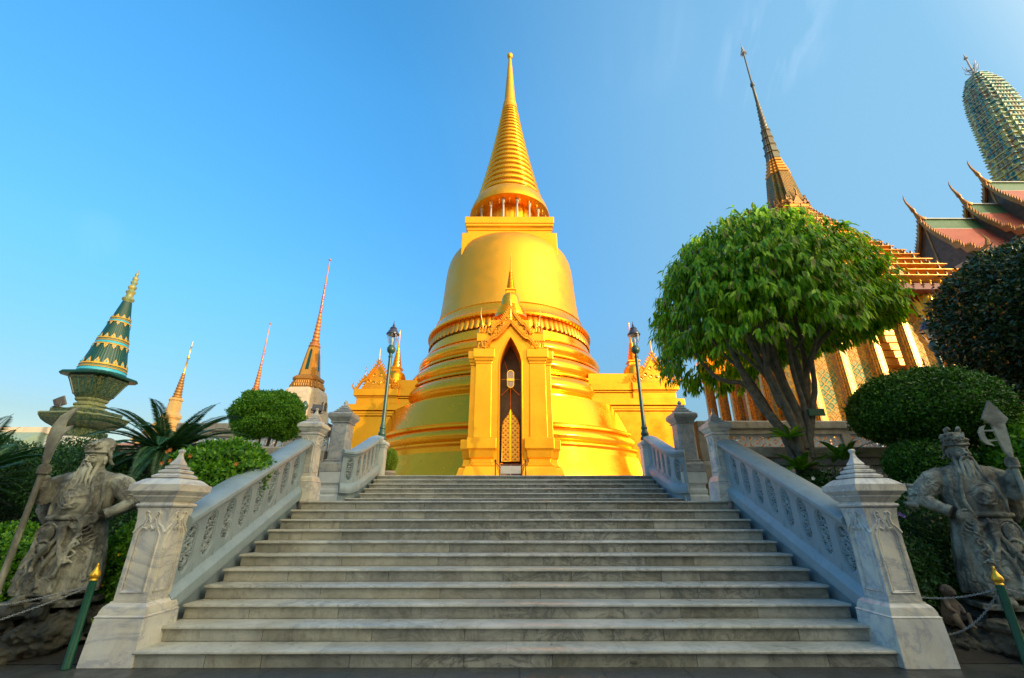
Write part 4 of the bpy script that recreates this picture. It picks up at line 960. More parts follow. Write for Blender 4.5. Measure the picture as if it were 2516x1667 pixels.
for z, k in ((8.30,1.0),(9.86,.8),(11.18,.62)):
    cband(z, .17*k, M_teal, 'flower_band'); cband(z+.175*k, .05*k, M_yel, 'yellow_band', .035); cband(z+.23*k, .09*k, M_pale, 'dentil_band', .02); cband(z+.325*k, .10*k, M_yel, 'yellow_band', .045)
    if z > 8.5: cband(z-.10*k, .09*k, M_yel, 'yellow_band', .045)
    r_ = interp(CONE, z+.4*k); n_ = 16 if k > .9 else (14 if k > .7 else 10); m = MB()
    for q in range(n_):
        a = 2*math.pi*q/n_; fw = .11*k
        def pt(u, zz): rr = interp(CONE, zz)+.03; return (rr*math.cos(a) - u*math.sin(a), rr*math.sin(a) + u*math.cos(a), zz-2.66)
        zb = z+.41*k
        m.add([pt(-fw,zb), pt(fw,zb), pt(fw*.9,zb+.10*k), pt(0,zb+.30*k), pt(-fw*.9,zb+.10*k)], [(0,1,2,3,4)])
        if z > 8.5:
            a += math.pi/n_; zb = z-.10*k; m.add([pt(-fw,zb), pt(fw,zb), pt(fw*.9,zb-.10*k), pt(0,zb-.30*k), pt(-fw*.9,zb-.10*k)], [(4,3,2,1,0)])
    m.build('leaf_crown', M_yel, tw)
    m = MB()
    for q in range(n_):
        a = 2*math.pi*q/n_
        for off, sg in ((0, 1),) + (((math.pi/n_, -1),) if z > 8.5 else ()):
            zb = z + (.41*k if sg > 0 else -.10*k) + sg*.10*k; rr = interp(CONE, zb)+.032
            m.ell((rr*math.cos(a+off), rr*math.sin(a+off), zb-2.66), (.04*k,.04*k,.06*k), 6, 4)
    m.build('leaf_gems', M_teal, tw)
m = MB(); pr_ = [(.19,12.45)]
for i, (z, r_) in enumerate(((12.5,.27),(12.95,.21),(13.25,.19),(13.55,.15),(13.8,.13))):
    pr_ += [(r_*.75,z),(r_,z+.08),(r_*1.05,z+.16),(r_*.8,z+.24),(r_*.62,z+.28)]
pr_ += [(.06,14.1),(.09,14.2),(.05,14.3),(.01,14.5)]
m.lathe(tz(pr_), 16); m.build('tower_finial', M_flor2, tw, smooth=40)
m = MB(); m.lathe([(.22,0),(.3,.12),(.18,.26),(.12,.4),(.2,.5),(.34,.72),(.36,.95),(.26,1.15),(.1,1.25)], 20)
o = m.build('garden_urn', M_green, None, smooth=50); o.location = (-22.15, 23.1, 6.12); tag(o, 'bulbous dark green glazed urn behind the neck of the green tower', 'urn')
def flood(loc, rz, label, s=1.0):
    t = thing('floodlight', label, 'floodlight', loc, rz, 'black floodlights'); m = MB()
    m.T = Matrix.Translation((0,0,.28*s)) @ Matrix.Rotation(R(-25), 4, 'X') @ Matrix.Diagonal((s,s,s,1))
    m.loft([[(x*a, y_, z*a) for x, z in ((-.3,-.22),(.3,-.22),(.3,.22),(-.3,.22))] for a, y_ in ((1.0,-.16),(1.0,-.10),(.62,.16))]); m.build('lamp_head', M_dark, t)
    m = MB(); m.T = Matrix.Diagonal((s,s,s,1)); m.tube([(-.34,0,.28),(-.34,0,.05),(.34,0,.05),(.34,0,.28)], .025, 6); m.box(-.2,.2,-.15,.15,0,.03); m.build('bracket', M_dark, t)
    return t
flood((-21.9, 20.95, 6.34), R(150), 'black floodlight standing on the pedestal of the green tower')

# ---------------------------------------------------------------- porcelain-tiled stupas with needle spires (left, far)
def tiled_stupa(name, label, loc, s=1.0):
    t = thing(name, label, 'stupa', loc, group='far stupas with needle spires'); Z = lambda l: [(h*s, (z-2.66)*s) for h, z in l]
    rr = redent(.55, .78)
    m = MB(); m.poly(redent(.6,.8), Z([(3.6,2.66),(3.5,4.0),(3.1,4.4),(3.1,5.2),(2.7,5.6),(2.4,7.0),(2.1,8.2),(1.95,9.9),(1.95,10.3),(1.80,10.35),(1.62,11.8),(1.48,12.2),(1.40,12.25)])); m.build('white_body', M_cream, t, bevel=.02)
    for k in range(4):
        c_, s_ = [(1,0),(0,1),(-1,0),(0,-1)][k]
        m = MB(); m.T = Matrix.Rotation(math.atan2(s_, c_), 4, 'Z') @ Matrix.Diagonal((s,s,s,1))
        pts = [(.42*math.cos(a), 8.0 + .5*math.sin(a)) for a in [math.pi*q/8 for q in range(9)]] + [(-.42, 6.1), (.42, 6.1)]
        m.prism([(x, z) for x, z in pts], -1.93, -1.5); m.build('niche', M_inner, t)
        m = MB(); m.T = Matrix.Rotation(math.atan2(s_, c_), 4, 'Z') @ Matrix.Diagonal((s,s,s,1)); m.tube([(x, -1.95, z) for x, z in pts], .06, 5); m.build('niche_frame', M_cream, t)
    m = MB(); m.poly(rr, Z([(1.32,12.26),(1.34,12.5),(1.18,12.95),(1.12,13.05)]))
    for k in range(4):
        c_, s_ = [(1,0),(0,1),(-1,0),(0,-1)][k]
        for row, (zb, hb, rb) in enumerate(((12.28,.40,1.33),(12.6,.36,1.22))):
            for j in range(9):
                u = (j-4)/4*.62; x, y = u*rb, -rb*(1.0 if abs(u) < .56 else .8); m.ell(((x*c_-y*s_)*s, (x*s_+y*c_)*s, (zb+hb/2-2.66)*s), (.085*s,.085*s,hb*.55*s), 6, 5)
    m.build('lotus_tier', M_goldd, t, smooth=60)
    m = MB(); m.poly(rr, Z([(1.12,13.05),(1.20,13.12),(1.22,13.38),(1.10,13.45),(.92,13.5),(.88,13.6)])); m.build('cornice', M_goldd, t)
    m = MB(); m.poly(rr, Z([(.86,13.6),(.80,14.0),(.62,15.4),(.48,16.4),(.42,16.55)])); m.build('bell', M_ochre, t)
    m = MB()
    for k in range(4):
        c_, s_ = [(1,0),(0,1),(-1,0),(0,-1)][k]
        m.T = Matrix.Rotation(math.atan2(s_, c_), 4, 'Z') @ Matrix.Diagonal((s,s,s,1))
        for sg in (-1, 1): pass
        m.add([(-.16,-.80,14.1-2.66),(.16,-.80,14.1-2.66),(.11,-.535,16.1-2.66),(0,-.50,16.3-2.66),(-.11,-.535,16.1-2.66)], [(0,1,2,3,4)])
    m.build('green_panel', M_green, t)
    pr_ = [(.50,16.5),(.56,16.6),(.50,16.75),(.44,16.8),(.48,16.95),(.36,17.05)]; z = 17.1
    for i in range(8):
        r_ = lerp(.34,.15,i/8); pr_ += [(r_*.78,z),(r_*1.02,z+.1),(r_*1.02,z+.22),(r_*.8,z+.37)]; z += .385
    m = MB(); m.lathe(Z(pr_), 18); m.build('ringed_spire', M_tocc, t, smooth=45)
    m = MB(); m.lathe(Z([(.12,z),(.15,z+.05),(.14,z+.2),(.10,23.4),(.12,23.5),(.07,23.6)]), 12); m.build('mirror_spire', M_redmir, t, smooth=50)
    m = MB(); m.lathe(Z([(.075,23.6),(.05,26.1),(.045,26.25),(.13,26.32),(.13,26.42),(.05,26.5)]), 10); m.build('needle', M_tocc, t, smooth=50)
    return t
M_ochre = gold('ochre_tiled_bell', (.55,.26,.025), (.36,.15,.02), .35, .3, bs=.5, bsc=7, patch=.8)
M_tocc = gold('terracotta_gilding', (.50,.19,.05), (.36,.13,.04), .4, .35, bs=.3, patch=.6)
M_redmir = m_sparkle('red_mirror_mosaic', (.34,.04,.04), (.42,.24,.20), 14)
ts1 = tiled_stupa('tiled_stupa', 'orange tiled stupa with needle spire on a white base left of the golden stupa', (-19.1, 40, 2.66))
dup(ts1, (-32.2, 54, 2.66), 'more distant tiled stupa whose needle spire rises above the cloud-pruned topiary', scale=.95)
M_palegold = gold('pale_gold_tiles', (.52,.33,.12), (.40,.22,.07), .5, .2, bs=.4, bsc=7)
def far_stupa():
    t = thing('tiled_stupa', 'distant pale gold stupa with thin spire behind the cycad', 'stupa', (-31.0, 40, 2.66), group='far stupas with needle spires')
    rr = redent(.5,.72)
    m = MB(); m.poly(RD, [(h,z-2.66) for h, z in [(4.2,2.66),(4.0,4.5),(3.4,5.0),(3.3,6.2),(2.6,6.6)]]); m.build('white_body', M_cream, t, bevel=.03)
    m = MB(); pf = []
    for i, (h, z) in enumerate(((2.7,6.5),(2.2,7.3),(1.6,8.0),(1.1,8.7),(.72,9.5))): pf += [(h*.82,z),(h,z+.18),(h,z+.36),(h*.8,z+.5)]
    pf += [(.50,10.2),(.44,11.2),(.52,11.3),(.46,11.5)]
    m.poly(rr, [(h,z-2.66) for h, z in pf]); m.build('tiered_body', M_palegold, t)
    m = MB(); pf = []; z = 11.5
    for i in range(9): r_ = lerp(.38,.12,i/9); pf += [(r_*.8,z),(r_,z+.1),(r_*.95,z+.2),(r_*.75,z+.26)]; z += .27
    m.lathe([(h,q-2.66) for h, q in pf], 16); m.build('ringed_spire', M_goldd, t, smooth=45)
    m = MB(); m.lathe([(h,q-2.66) for h, q in [(.09,z),(.06,15.3),(.13,15.4),(.13,15.55),(.05,15.7),(.04,16.5),(.10,16.6),(.03,16.8),(.01,17.2)]], 10); m.build('needle', M_goldl, t, smooth=45)
far_stupa()
# gallery with pale tiled roof, far left
ga = thing('gallery', 'low cream gallery with a pale orange roof ridge at the left edge', 'building', (-38, 34, 2.66))
m = MB(); m.box(-14, 1, -2, 4, 0, 2.6); m.build('wall', M_cream, ga)
m = MB(); m.loft([[(x,-3,2.4),(x,-3,2.6),(x,1,5.0),(x,5,2.6),(x,5,2.4)] for x in (-14.5, 1.5)]); m.build('roof', paint('grey_green_roof', (.22,.30,.22), (.18,.24,.18), .6), ga)
m = MB(); m.loft([[(x,.7,4.75),(x,.8,5.25),(x,1.2,5.25),(x,1.3,4.75)] for x in (-14.6, 1.6)]); m.build('ridge', M_cream, ga)
gb = thing('gallery', 'low building with ornate orange eaves glimpsed under the cycad fronds', 'building', (-22.5, 30, 2.66))
m = MB(); m.box(-3.6, 3.4, -1.5, 2, 0, 2.0); m.build('wall', M_cream, gb)
m = MB(); m.loft([[(x,-2,1.9),(x,-2,2.1),(x,0,3.3),(x,2.4,2.1),(x,2.4,1.9)] for x in (-3.9, 3.7)]); m.build('roof', M_tocc, gb)
m = MB()
for k in range(9): q = -3.7+.92*k; m.prism([(q-.3,2.1),(q+.3,2.1),(q+.1,2.6),(q,2.95),(q-.1,2.6)], -2.1, -2.0)
m.build('eave_ornaments', M_goldd, gb)
# unseen tall hall added behind the camera, its ridge set to shade the stairs
hb = thing('shade_hall', 'large cream hall added out of sight behind the viewer to shade the stairs', 'building', (26, -16, 0))
m = MB(); m.box(-24, 24, -6, 6, 0, 11.2); m.build('wall', M_cream, hb)
m = MB(); m.loft([[(x,-7,11.0),(x,-7,11.3),(x,0,18.2),(x,7,11.3),(x,7,11.0)] for x in (-25, 25)]); m.build('roof', M_tile, hb)
for k in range(10):
    m = MB(); m.box(-22+4.6*k-.5, -22+4.6*k+.5, 6.4, 7.2, 0, 11.2); m.build('column', M_cream, hb)
# ---------------------------------------------------------------- lamps
M_lampg = paint('dark_green_lamp_paint', (.03,.085,.055), (.02,.06,.04), .35, 4, stain=.2)
M_lampd = paint('dark_lamp_roof', (.03,.035,.06), (.05,.05,.07), .3, 4, stain=0)
def m_glass():
    a = N('lamp_glass'); tr = a.n('BsdfTransparent'); tr.inputs[0].default_value = (.86,.87,.86,1); gl = a.n('BsdfGlossy'); gl.inputs[1].default_value = .05
    fr = a.n('LayerWeight', Blend=.35); ms = a.n('MixShader'); a.l(a.math('ADD', a.math('MULTIPLY', fr.outputs[1], .5), .12), ms.inputs[0]); a.l(tr.outputs[0], ms.inputs[1]); a.l(gl.outputs[0], ms.inputs[2]); a.l(ms.outputs[0], a.out.inputs[0]); return a.m
M_glass = m_glass()
def lamp(loc, label):
    t = thing('street_lamp', label, 'street lamp', loc, group='green post lamps with glass globes')
    m = MB(); m.lathe([(.155,0),(.155,.05),(.135,.09),(.11,.12),(.125,.16),(.125,.22),(.095,.27),(.085,.33),(.10,.36),(.10,.40),(.08,.44),(.07,.52)], 20); m.build('lamp_base', M_lampg, t, smooth=35)
    m = MB(); m.lathe([(.068,.52),(.062,1.2),(.058,2.8)], 16); m.build('pole', M_lampg, t, smooth=40)
    m = MB(); m.lathe([(.058,2.8),(.075,2.83),(.075,2.86),(.055,2.9),(.06,2.95),(.11,3.0),(.135,3.04),(.145,3.08),(.145,3.16),(.12,3.2),(.10,3.24),(.09,3.26)], 20); m.build('collar', M_lampg, t, smooth=35)
    m = MB(); m.lathe([(.095,3.26),(.15,3.42),(.185,3.56),(.195,3.66)], 20, cap=False); m.build('glass_globe', M_glass, t, smooth=50)
    m = MB(); m.lathe([(.03,3.26),(.03,3.36),(.05,3.42),(.055,3.5),(.02,3.56)], 10); m.build('bulb', M_white, t, smooth=50)
    m = MB(); m.lathe([(.20,3.655),(.225,3.665),(.225,3.70),(.19,3.74),(.165,3.80),(.13,3.85),(.115,3.88),(.125,3.90),(.10,3.94),(.05,3.98),(.035,4.0)], 20); m.build('lamp_roof', M_lampd, t, smooth=35)
    m = MB(); m.lathe([(.03,4.0),(.045,4.03),(.03,4.07),(.015,4.1),(.006,4.2)], 10); m.build('finial', M_lampd, t, smooth=50)
    return t
lp = lamp((-4.27, 14.45, 3.80), 'green street lamp on the end post left of the golden stupa')
dup(lp, (4.27, 14.45, 3.80), 'green street lamp on the end post right of the golden stupa')
dup(lp, (13.1, 12.8, 3.30), 'green street lamp half hidden by the dark tree at far right')
lm = flood((-5.90, 13.1, 4.36), R(20), 'black floodlight above the parapet behind the left newel posts', .5)
m = MB(); m.tube([(0,0,0),(0,0,.38)], .03, 8); o = m.build('post', M_lampg, lm); o.location = (0,0,-.39)
m = MB(); m.lathe([(.10,0),(.08,.1),(.06,.5),(.09,.56),(.11,.64),(.06,.72),(.02,.78)], 12); o = m.build('garden_post', M_lampg, smooth=50); o.location = (-6.28, 13.05, 3.96); tag(o, 'stubby dark green post with rounded top beside the floodlight on the left parapet', 'post')
# shaded garden bollards
def bollard(loc, label):
    t = thing('bollard', label, 'bollard', loc, group='green bollards with golden tips')
    m = MB(); m.lathe([(.046,0),(.046,.02),(.042,.03),(.038,.85)], 10); m.build('post', paint('green_bollard_paint', (.004,.085,.045), (.003,.065,.035), .4, 5, stain=.2), t, smooth=35)
    m = MB(); m.lathe([(.036,.851),(.040,.858),(.036,.868),(.030,.875),(.050,.892),(.054,.912),(.044,.94),(.026,.965),(.017,.985),(.012,1.0),(.014,1.008),(.010,1.03),(.002,1.035)], 16); m.build('golden_bud', M_yelgold, t, smooth=50)
    return t
M_yelgold = gold('golden_bud_paint', (.85,.48,.04), (.70,.36,.03), .3, .6, bs=.05)
bo = bollard((-4.93, 5.79, .004), 'green bollard with golden bud tip left of the stairs, chain to the left')
dup(bo, (5.22, 5.42, .004), 'green bollard with golden bud tip at the right edge, in front of the right statue')
def chain(name, label, a, b_, sag, n):
    m = MB(); a, b_ = Vector(a), Vector(b_); L = (b_-a).length; pts = []
    for k in range(n+1): t = k/n; p = a.lerp(b_, t); p.z -= sag*4*t*(1-t); pts.append(p)
    for k in range(n):
        p, q = pts[k], pts[k+1]; d = (q-p); l = d.length; d.normalize(); u = d.cross(Vector((0,0,1))).normalized() if k % 2 else d.cross(Vector((0,0,1))).normalized().cross(d)
        c = (p+q)/2; ring = [c + d*math.cos(2*math.pi*i/8)*l*.72 + u*math.sin(2*math.pi*i/8)*.0085 for i in range(9)]
        m.tube(ring, .0036, 4)
    tag(m.build(name, M_chain, smooth=60), label, 'chain', 'grey chains between the bollards')
M_chain = paint('galvanised_chain', (.30,.32,.31), (.18,.19,.19), .4, 20)
chain('chain', 'upper grey chain running left from the left bollard', (-4.96,5.78,.80), (-6.9,5.4,.62), .10, 110)
chain('chain', 'lower grey chain sloping left from the left bollard', (-4.97,5.77,.78), (-6.6,4.9,.22), .07, 105)
chain('chain', 'taut grey chain from the right newel post to the right bollard', (4.70,6.0,.66), (5.20,5.43,.82), .05, 42)
chain('chain', 'slack grey chain hanging in a deep loop beside the right bollard', (4.78,6.1,.28), (5.21,5.44,.80), .17, 50)
chain('chain', 'grey chain leaving the right bollard towards the right edge', (5.25,5.41,.82), (6.4,5.2,.70), .06, 60)

# ---------------------------------------------------------------- stone guardians
def m_stone(name, light, dark, swirl=1.0):
    a = N(name)
    c = a.mix(a.ramp(a.noise(2.3, 6, .65, .4), [(.38, 0), (.60, 1)]), dark, light)
    c = a.mix(a.ramp(a.noise(16, 5, .7), [(.45, 0), (.75, .6)]), c, dark)
    c = a.mix(a.math('MULTIPLY', a.ramp(a.noise(1.3, 4, .6, .8, a.pos((1,1,.6))), [(.52, 0), (.64, 1)]), .75), c, (.055,.05,.042))
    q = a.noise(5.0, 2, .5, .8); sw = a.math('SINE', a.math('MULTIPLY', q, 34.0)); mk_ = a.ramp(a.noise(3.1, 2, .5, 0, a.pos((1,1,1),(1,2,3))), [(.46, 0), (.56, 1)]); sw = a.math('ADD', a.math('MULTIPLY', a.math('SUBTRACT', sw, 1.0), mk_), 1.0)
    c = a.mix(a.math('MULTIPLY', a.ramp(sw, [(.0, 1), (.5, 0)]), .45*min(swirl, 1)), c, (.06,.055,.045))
    h = a.math('ADD', a.math('MULTIPLY', sw, .5*swirl), a.math('MULTIPLY', a.noise(60, 4), .5))
    a.bump(h, .55, .012); return a.done(c, .8)
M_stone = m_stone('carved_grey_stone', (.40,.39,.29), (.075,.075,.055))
M_stonef = m_stone('pale_face_stone', (.48,.47,.35), (.24,.235,.17), .0)
M_rock = m_stone('dark_wet_rock', (.085,.078,.050), (.012,.015,.010), .25)
def remesh(o, vox, it=1):
    r = o.modifiers.new('r', 'REMESH'); r.mode = 'VOXEL'; r.voxel_size = vox; r.use_smooth_shade = True
    s_ = o.modifiers.new('s', 'SMOOTH'); s_.factor = .5; s_.iterations = it
def guardian(loc, sx, label, weapon, rz, head_rot, fierce):
    t = thing('guardian_statue', label, 'statue', loc, rz, 'stone guardian statues beside the stairs'); X = lambda x: sx*x
    m = MB(); n = 72
    RG = [(.30,.24,.10),(.43,.33,.11),(.44,.33,.16),(.42,.31,.35),(.38,.275,.60),(.34,.245,.82),(.315,.225,.93),(.305,.215,.97),(.325,.235,1.04),(.345,.25,1.14),(.35,.245,1.25),(.355,.225,1.36),(.345,.195,1.45),(.27,.165,1.525),(.12,.11,1.56),(.085,.085,1.60)]
    rings = []
    for rx, ry, z in RG:
        k = max(0, min(1, (.9-z)/.5))*.035 + .006
        rings.append([(X(rx*math.cos(a)*(1+k*math.sin(13*a+z*4)+k*.6*math.sin(7*a-z*3))), ry*math.sin(a)*(1+k*math.sin(13*a+z*4)+k*.6*math.sin(7*a-z*3)), z) for a in [2*math.pi*i/n for i in range(n)]][::int(sx) if sx < 0 else 1])
    m.loft(rings)
    for s_ in (-1, 1): m.ell((X(s_*.16), -.24, .06), (.09,.17,.075), 14, 8)          # shoes
    m.box(-.42, .42, -.30, .30, -.02, .04)
    # weapon arm (side -x): raised hand round the shaft
    m.tube([(X(-.24),.0,1.44),(X(-.36),-.02,1.38),(X(-.44),-.02,1.22),(X(-.40),-.12,1.20),(X(-.40),-.20,1.36),(X(-.405),-.235,1.47)], [.11,.13,.13,.115,.075,.05], 12)
    m.tube([(X(-.42),.02,1.24),(X(-.46),.06,1.05),(X(-.42),.08,.88)], [.12,.11,.03], 10, fl=.6)   # hanging sleeve
    # arm on the hip
    m.tube([(X(.24),.0,1.44),(X(.38),.0,1.37),(X(.50),.02,1.25),(X(.585),.02,1.16)], [.11,.135,.135,.10], 12)
    m.tube([(X(.58),.02,1.17),(X(.48),-.08,1.08),(X(.36),-.17,1.00)], [.095,.08,.058], 12)
    m.tube([(X(.40),-.14,1.03),(X(.36),-.17,1.00)], [.075,.078], 12)                        # cuff
    for k in range(5): m.tube([(X(.50+.03*k),.03,1.26-.045*k),(X(.62+.03*k),.06,1.30-.05*k),(X(.70-.01*k),.07,1.34-.085*k)], [.06,.045,.014], 7)   # flared sleeve frill
    m.ell((X(.285),-.205,.955), (.055,.04,.065), 10, 8)
    for k in range(4): m.tube([(X(.26-.0*k),-.225,.985-.026*k),(X(.19),-.245,.975-.027*k),(X(.135+.012*abs(k-1)),-.25,.962-.028*k)], [.0165,.015,.011], 6)
    m.tube([(X(.30),-.20,.99),(X(.26),-.235,1.02),(X(.215),-.25,1.025)], [.018,.016,.012], 6)
    # fist round the shaft
    hx, hy, hz = X(-.42), -.27, 1.54
    m.ell((hx+X(.02), hy+.035, hz), (.045,.035,.06), 10, 8)
    for k in range(4):
        z = hz + .045 - .029*k; m.tube([(hx + X(.045*math.cos(a)), hy - .012 - .047*math.sin(a), z) for a in [q*math.pi/7 - .5 for q in range(9)]], .0165, 6)
    m.tube([(hx+X(.045), hy+.01, hz+.05),(hx+X(.03), hy-.05, hz+.065),(hx-X(.01), hy-.06, hz+.06)], [.02,.017,.012], 6)
    # collar, lapels, chest armour, belt, sashes, medallion
    m.tube([(X(x), y, z) for x, y, z in [(-.15,-.13,1.53),(-.10,-.20,1.42),(-.16,-.25,1.28),(-.20,-.255,1.10),(-.2,-.24,.99)]], [.022]*5, 6)
    m.tube([(X(x), y, z) for x, y, z in [(.15,-.13,1.53),(.13,-.20,1.42),(.19,-.24,1.28),(.21,-.24,1.12),(.17,-.25,.99)]], [.022]*5, 6)
    m.tube([(X(x), y, z) for x, y, z in [(.24,-.10,1.50),(.25,-.17,1.36),(.29,-.17,1.2),(.27,-.18,1.02)]], [.026]*4, 6)
    m.ell((X(-.03), -.245, 1.19), (.12,.045,.115), 14, 8)
    m.tube([(X(-.03+.13*math.cos(a)), -.262+.02*abs(math.cos(a)), 1.19+.12*math.sin(a)) for a in [2*math.pi*i/16 for i in range(17)]], .014, 6)
    for s_ in (-1, 1): m.ell((X(-.03+s_*.045), -.285, 1.215), (.022,.018,.018), 8, 6)
    m.ell((X(-.03), -.29, 1.17), (.022,.025,.035), 8, 6); m.tube([(X(-.09), -.275, 1.13),(X(-.03), -.295, 1.11),(X(.03), -.275, 1.13)], .014, 6)
    for i in range(7): m.ell((X(-.09+.02*i), -.285, 1.085-.006*math.sin(i)), (.010,.012,.014), 6, 5)
    m.tube([(X(.33*math.cos(a)), .235*math.sin(a), .965) for a in [2*math.pi*i/32 for i in range(33)]], .030, 8)
    for (x0, y0, z0_, x1, z1, sw) in ((-.02,-.27,.92,-.10,.36,.05),(.06,-.27,.92,.10,.30,-.05),(.16,-.25,.90,.20,.45,.03),(-.18,-.24,.90,-.26,.40,-.03),(.0,-.27,.90,.02,.20,.06),(-.3,-.12,.8,-.36,.25,.0),(.3,-.12,.8,.38,.25,.0)):
        m.tube([(X(lerp(x0,x1,q)+sw*math.sin(q*6)), y0-.075*q, lerp(z0_,z1,q)) for q in [i/10 for i in range(11)]], [.026+.007*math.sin(i*1.3) for i in range(11)], 6)
    for k in range(5):     # draped swags under the belt
        m.tube([(X(.04+.04*k), -.262, .93-.02*k),(X(.12+.035*k), -.285+.01*k, .84-.045*k),(X(.22+.03*k), -.25+.03*k, .86-.03*k),(X(.29), -.2, .93-.02*k)], .013, 5)
    for z in range(6):     # zigzag fall of the sash
        x = .17 if z % 2 else .26; m.tube([(X(.17 if z % 2 else .26), -.285, .78-.055*z),(X(.26 if z % 2 else .17), -.29, .78-.055*(z+1))], .014, 5)
    m.ell((X(-.12), -.285, .62), (.055,.03,.055), 12, 8); m.tube([(X(-.12+.085*math.cos(a)), -.30, .62+.085*math.sin(a)) for a in [2*math.pi*i/16 for i in range(17)]], .013, 6)
    m.ell((X(-.13), -.275, .78), (.085,.035,.10), 12, 8); m.tube([(X(-.13+.11*math.cos(a)), -.285, .78+.125*math.sin(a)) for a in [2*math.pi*i/16 for i in range(17)]], .012, 6)
    for s_ in (-1, 1): m.tube([(X(-.12+s_*.03), -.30, .54),(X(-.12+s_*.09), -.315, .46),(X(-.12+s_*.05), -.32, .36),(X(-.12+s_*.10), -.33, .26),(X(-.12+s_*.07), -.335, .17)], [.014,.018,.016,.018,.010], 6)
    for k in range(9): a = math.pi*(1.08+.105*k); m.tube([(X(.43*math.cos(a)), .325*math.sin(a), .14),(X(.415*math.cos(a+.05)), .31*math.sin(a+.05), .30),(X(.40*math.cos(a)), .30*math.sin(a), .42)], [.03,.022,.006], 6)
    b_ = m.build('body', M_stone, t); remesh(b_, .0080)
    # head
    h = MB(); h.T = Matrix.Translation((X(0), -.05, 1.715)) @ Matrix.Rotation(R(head_rot), 4, 'Z') @ Matrix.Rotation(R(4), 4, 'X')
    h.ell((0, .0, .0), (.112,.125,.155), 20, 14); h.tube([(0,.03,-.05),(0,.03,-.17)], [.075,.085], 12)
    h.tube([(0,-.118,.035),(0,-.145,-.01),(0,-.15,-.032)], [.012,.018,.024], 8)
    for s_ in (-1, 1):
        h.ell((s_*.020,-.135,-.036), .014, 8, 6)
        h.tube([(s_*.085,-.088,.040+.012*fierce),(s_*.05,-.118,.052),(s_*.014,-.126,.038-.012*fierce)], [.009,.013,.012], 6)      # brow
        h.ell((s_*.045,-.108,.018), (.024,.013,.013+.005*fierce), 10, 6); h.ell((s_*.045,-.118,.018), (.009,.008,.009), 8, 6)
        h.ell((s_*.055,-.100,-.035), (.035,.03,.03), 10, 8)
        h.ell((s_*.118,.01,-.01), (.016,.028,.045), 8, 8); h.ell((s_*.118,.01,-.06), (.014,.018,.025), 8, 6)
        h.tube([(s_*.008,-.140,-.060),(s_*.045,-.135,-.072),(s_*.075,-.125,-.12),(s_*.085,-.15,-.20),(s_*.10,-.17,-.29),(s_*.12,-.17,-.36)], [.012,.019,.020,.019,.016,.005], 7)   # moustache strands
        h.tube([(s_*.095,-.05,-.07),(s_*.10,-.08,-.15),(s_*.12,-.13,-.25),(s_*.15,-.15,-.34)], [.025,.026,.022,.006], 7)
        h.tube([(s_*.04,-.125,-.115),(s_*.03,-.15,-.2),(s_*.05,-.175,-.30),(s_*.03,-.19,-.40)], [.022,.022,.018,.005], 7)
    h.tube([(0,-.13,-.105),(.008,-.15,-.18),(-.006,-.175,-.28),(.0,-.19,-.38)], [.026,.026,.02,.006], 7)
    h.tube([(-.035,-.128,-.082),(0,-.137,-.078),(.035,-.128,-.082)], [.006,.010,.006], 6); h.tube([(-.028,-.128,-.098),(0,-.138,-.103),(.028,-.128,-.098)], [.006,.011,.006], 6)
    o = h.build('head', M_stonef, t); remesh(o, .0042)
    g_ = MB(); g_.T = h.T
    g_.lathe([(.118,.07),(.130,.075),(.132,.10),(.125,.14),(.118,.19),(.10,.225),(.05,.24)], 24)
    g_.tube([(.133*math.cos(a), .142*math.sin(a), .082) for a in [2*math.pi*i/24 for i in range(25)]], .015, 6)
    rr = random.Random(7)
    for k in range(46): a = rr.uniform(0, 6.283); z = rr.uniform(.09, .21); q = .125 - max(0, z-.16)*.5; g_.tube([(q*math.cos(a), q*1.06*math.sin(a), z),((q+.02)*math.cos(a+.1), (q+.02)*1.06*math.sin(a+.1), z+.012),((q+.004)*math.cos(a+.22), (q+.004)*math.sin(a+.22), z+.028)], [.016,.015,.01], 5)
    for s_ in (-1, 1):
        for k in range(8): g_.ell((s_*(.118+.012*math.sin(k)), .03+.012*k, .08-.022*k), (.024,.03,.018), 7, 6)
        if fierce: g_.tube([(s_*.05,.0,.22),(s_*.075,-.02,.27),(s_*.06,-.05,.29),(s_*.03,-.05,.27)], [.03,.032,.026,.012], 8)
    if not fierce: g_.ell((.02,.05,.235), (.09,.09,.05), 12, 8); g_.ell((.08,.06,.20), (.06,.06,.06), 10, 8)
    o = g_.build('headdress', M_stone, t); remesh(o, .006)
    # weapon
    wp = MB(); px, py = hx, hy-.012
    wp.tube([(px, py, .0),(px, py, 1.67)], [.036,.030], 12); wp.tube([(px, py, .14),(px, py, .16)], .045, 12)
    if weapon == 'glaive':
        wp.tube([(px,py,1.62),(px,py,1.68)], [.036,.04], 12)
        e = [(-.04,1.66),(-.06,1.80),(-.085,1.95),(-.075,2.10),(-.02,2.24),(.09,2.345),(.15,2.36),(.09,2.26),(.06,2.16),(.065,2.09),(.155,2.115),(.12,2.05),(.07,1.98),(.045,1.82),(.03,1.66)]
        wp.prism([(px+x, z) for x, z in e][::-1], py-.016, py+.016)
    else:
        e = [(-.035,1.64),(-.06,1.80),(-.07,2.00),(-.14,2.08),(0,2.30),(.13,2.06),(.075,2.00),(.055,1.80),(.035,1.64)]
        wp.prism([(px+x, z) for x, z in e][::-1], py-.02, py+.02)
        cr_ = [(-.22+.07*math.cos(a), 2.02+.15*math.sin(a)) for a in [R(100+16*i) for i in range(11)]]
        cr_ = [(-.13,2.00),(-.17,1.95),(-.18,1.87),(-.165,1.80),(-.12,1.74),(-.195,1.765),(-.235,1.82),(-.235,1.92),(-.195,1.98)]
        wp.prism([(px+x, z) for x, z in cr_], py-.015, py+.015)
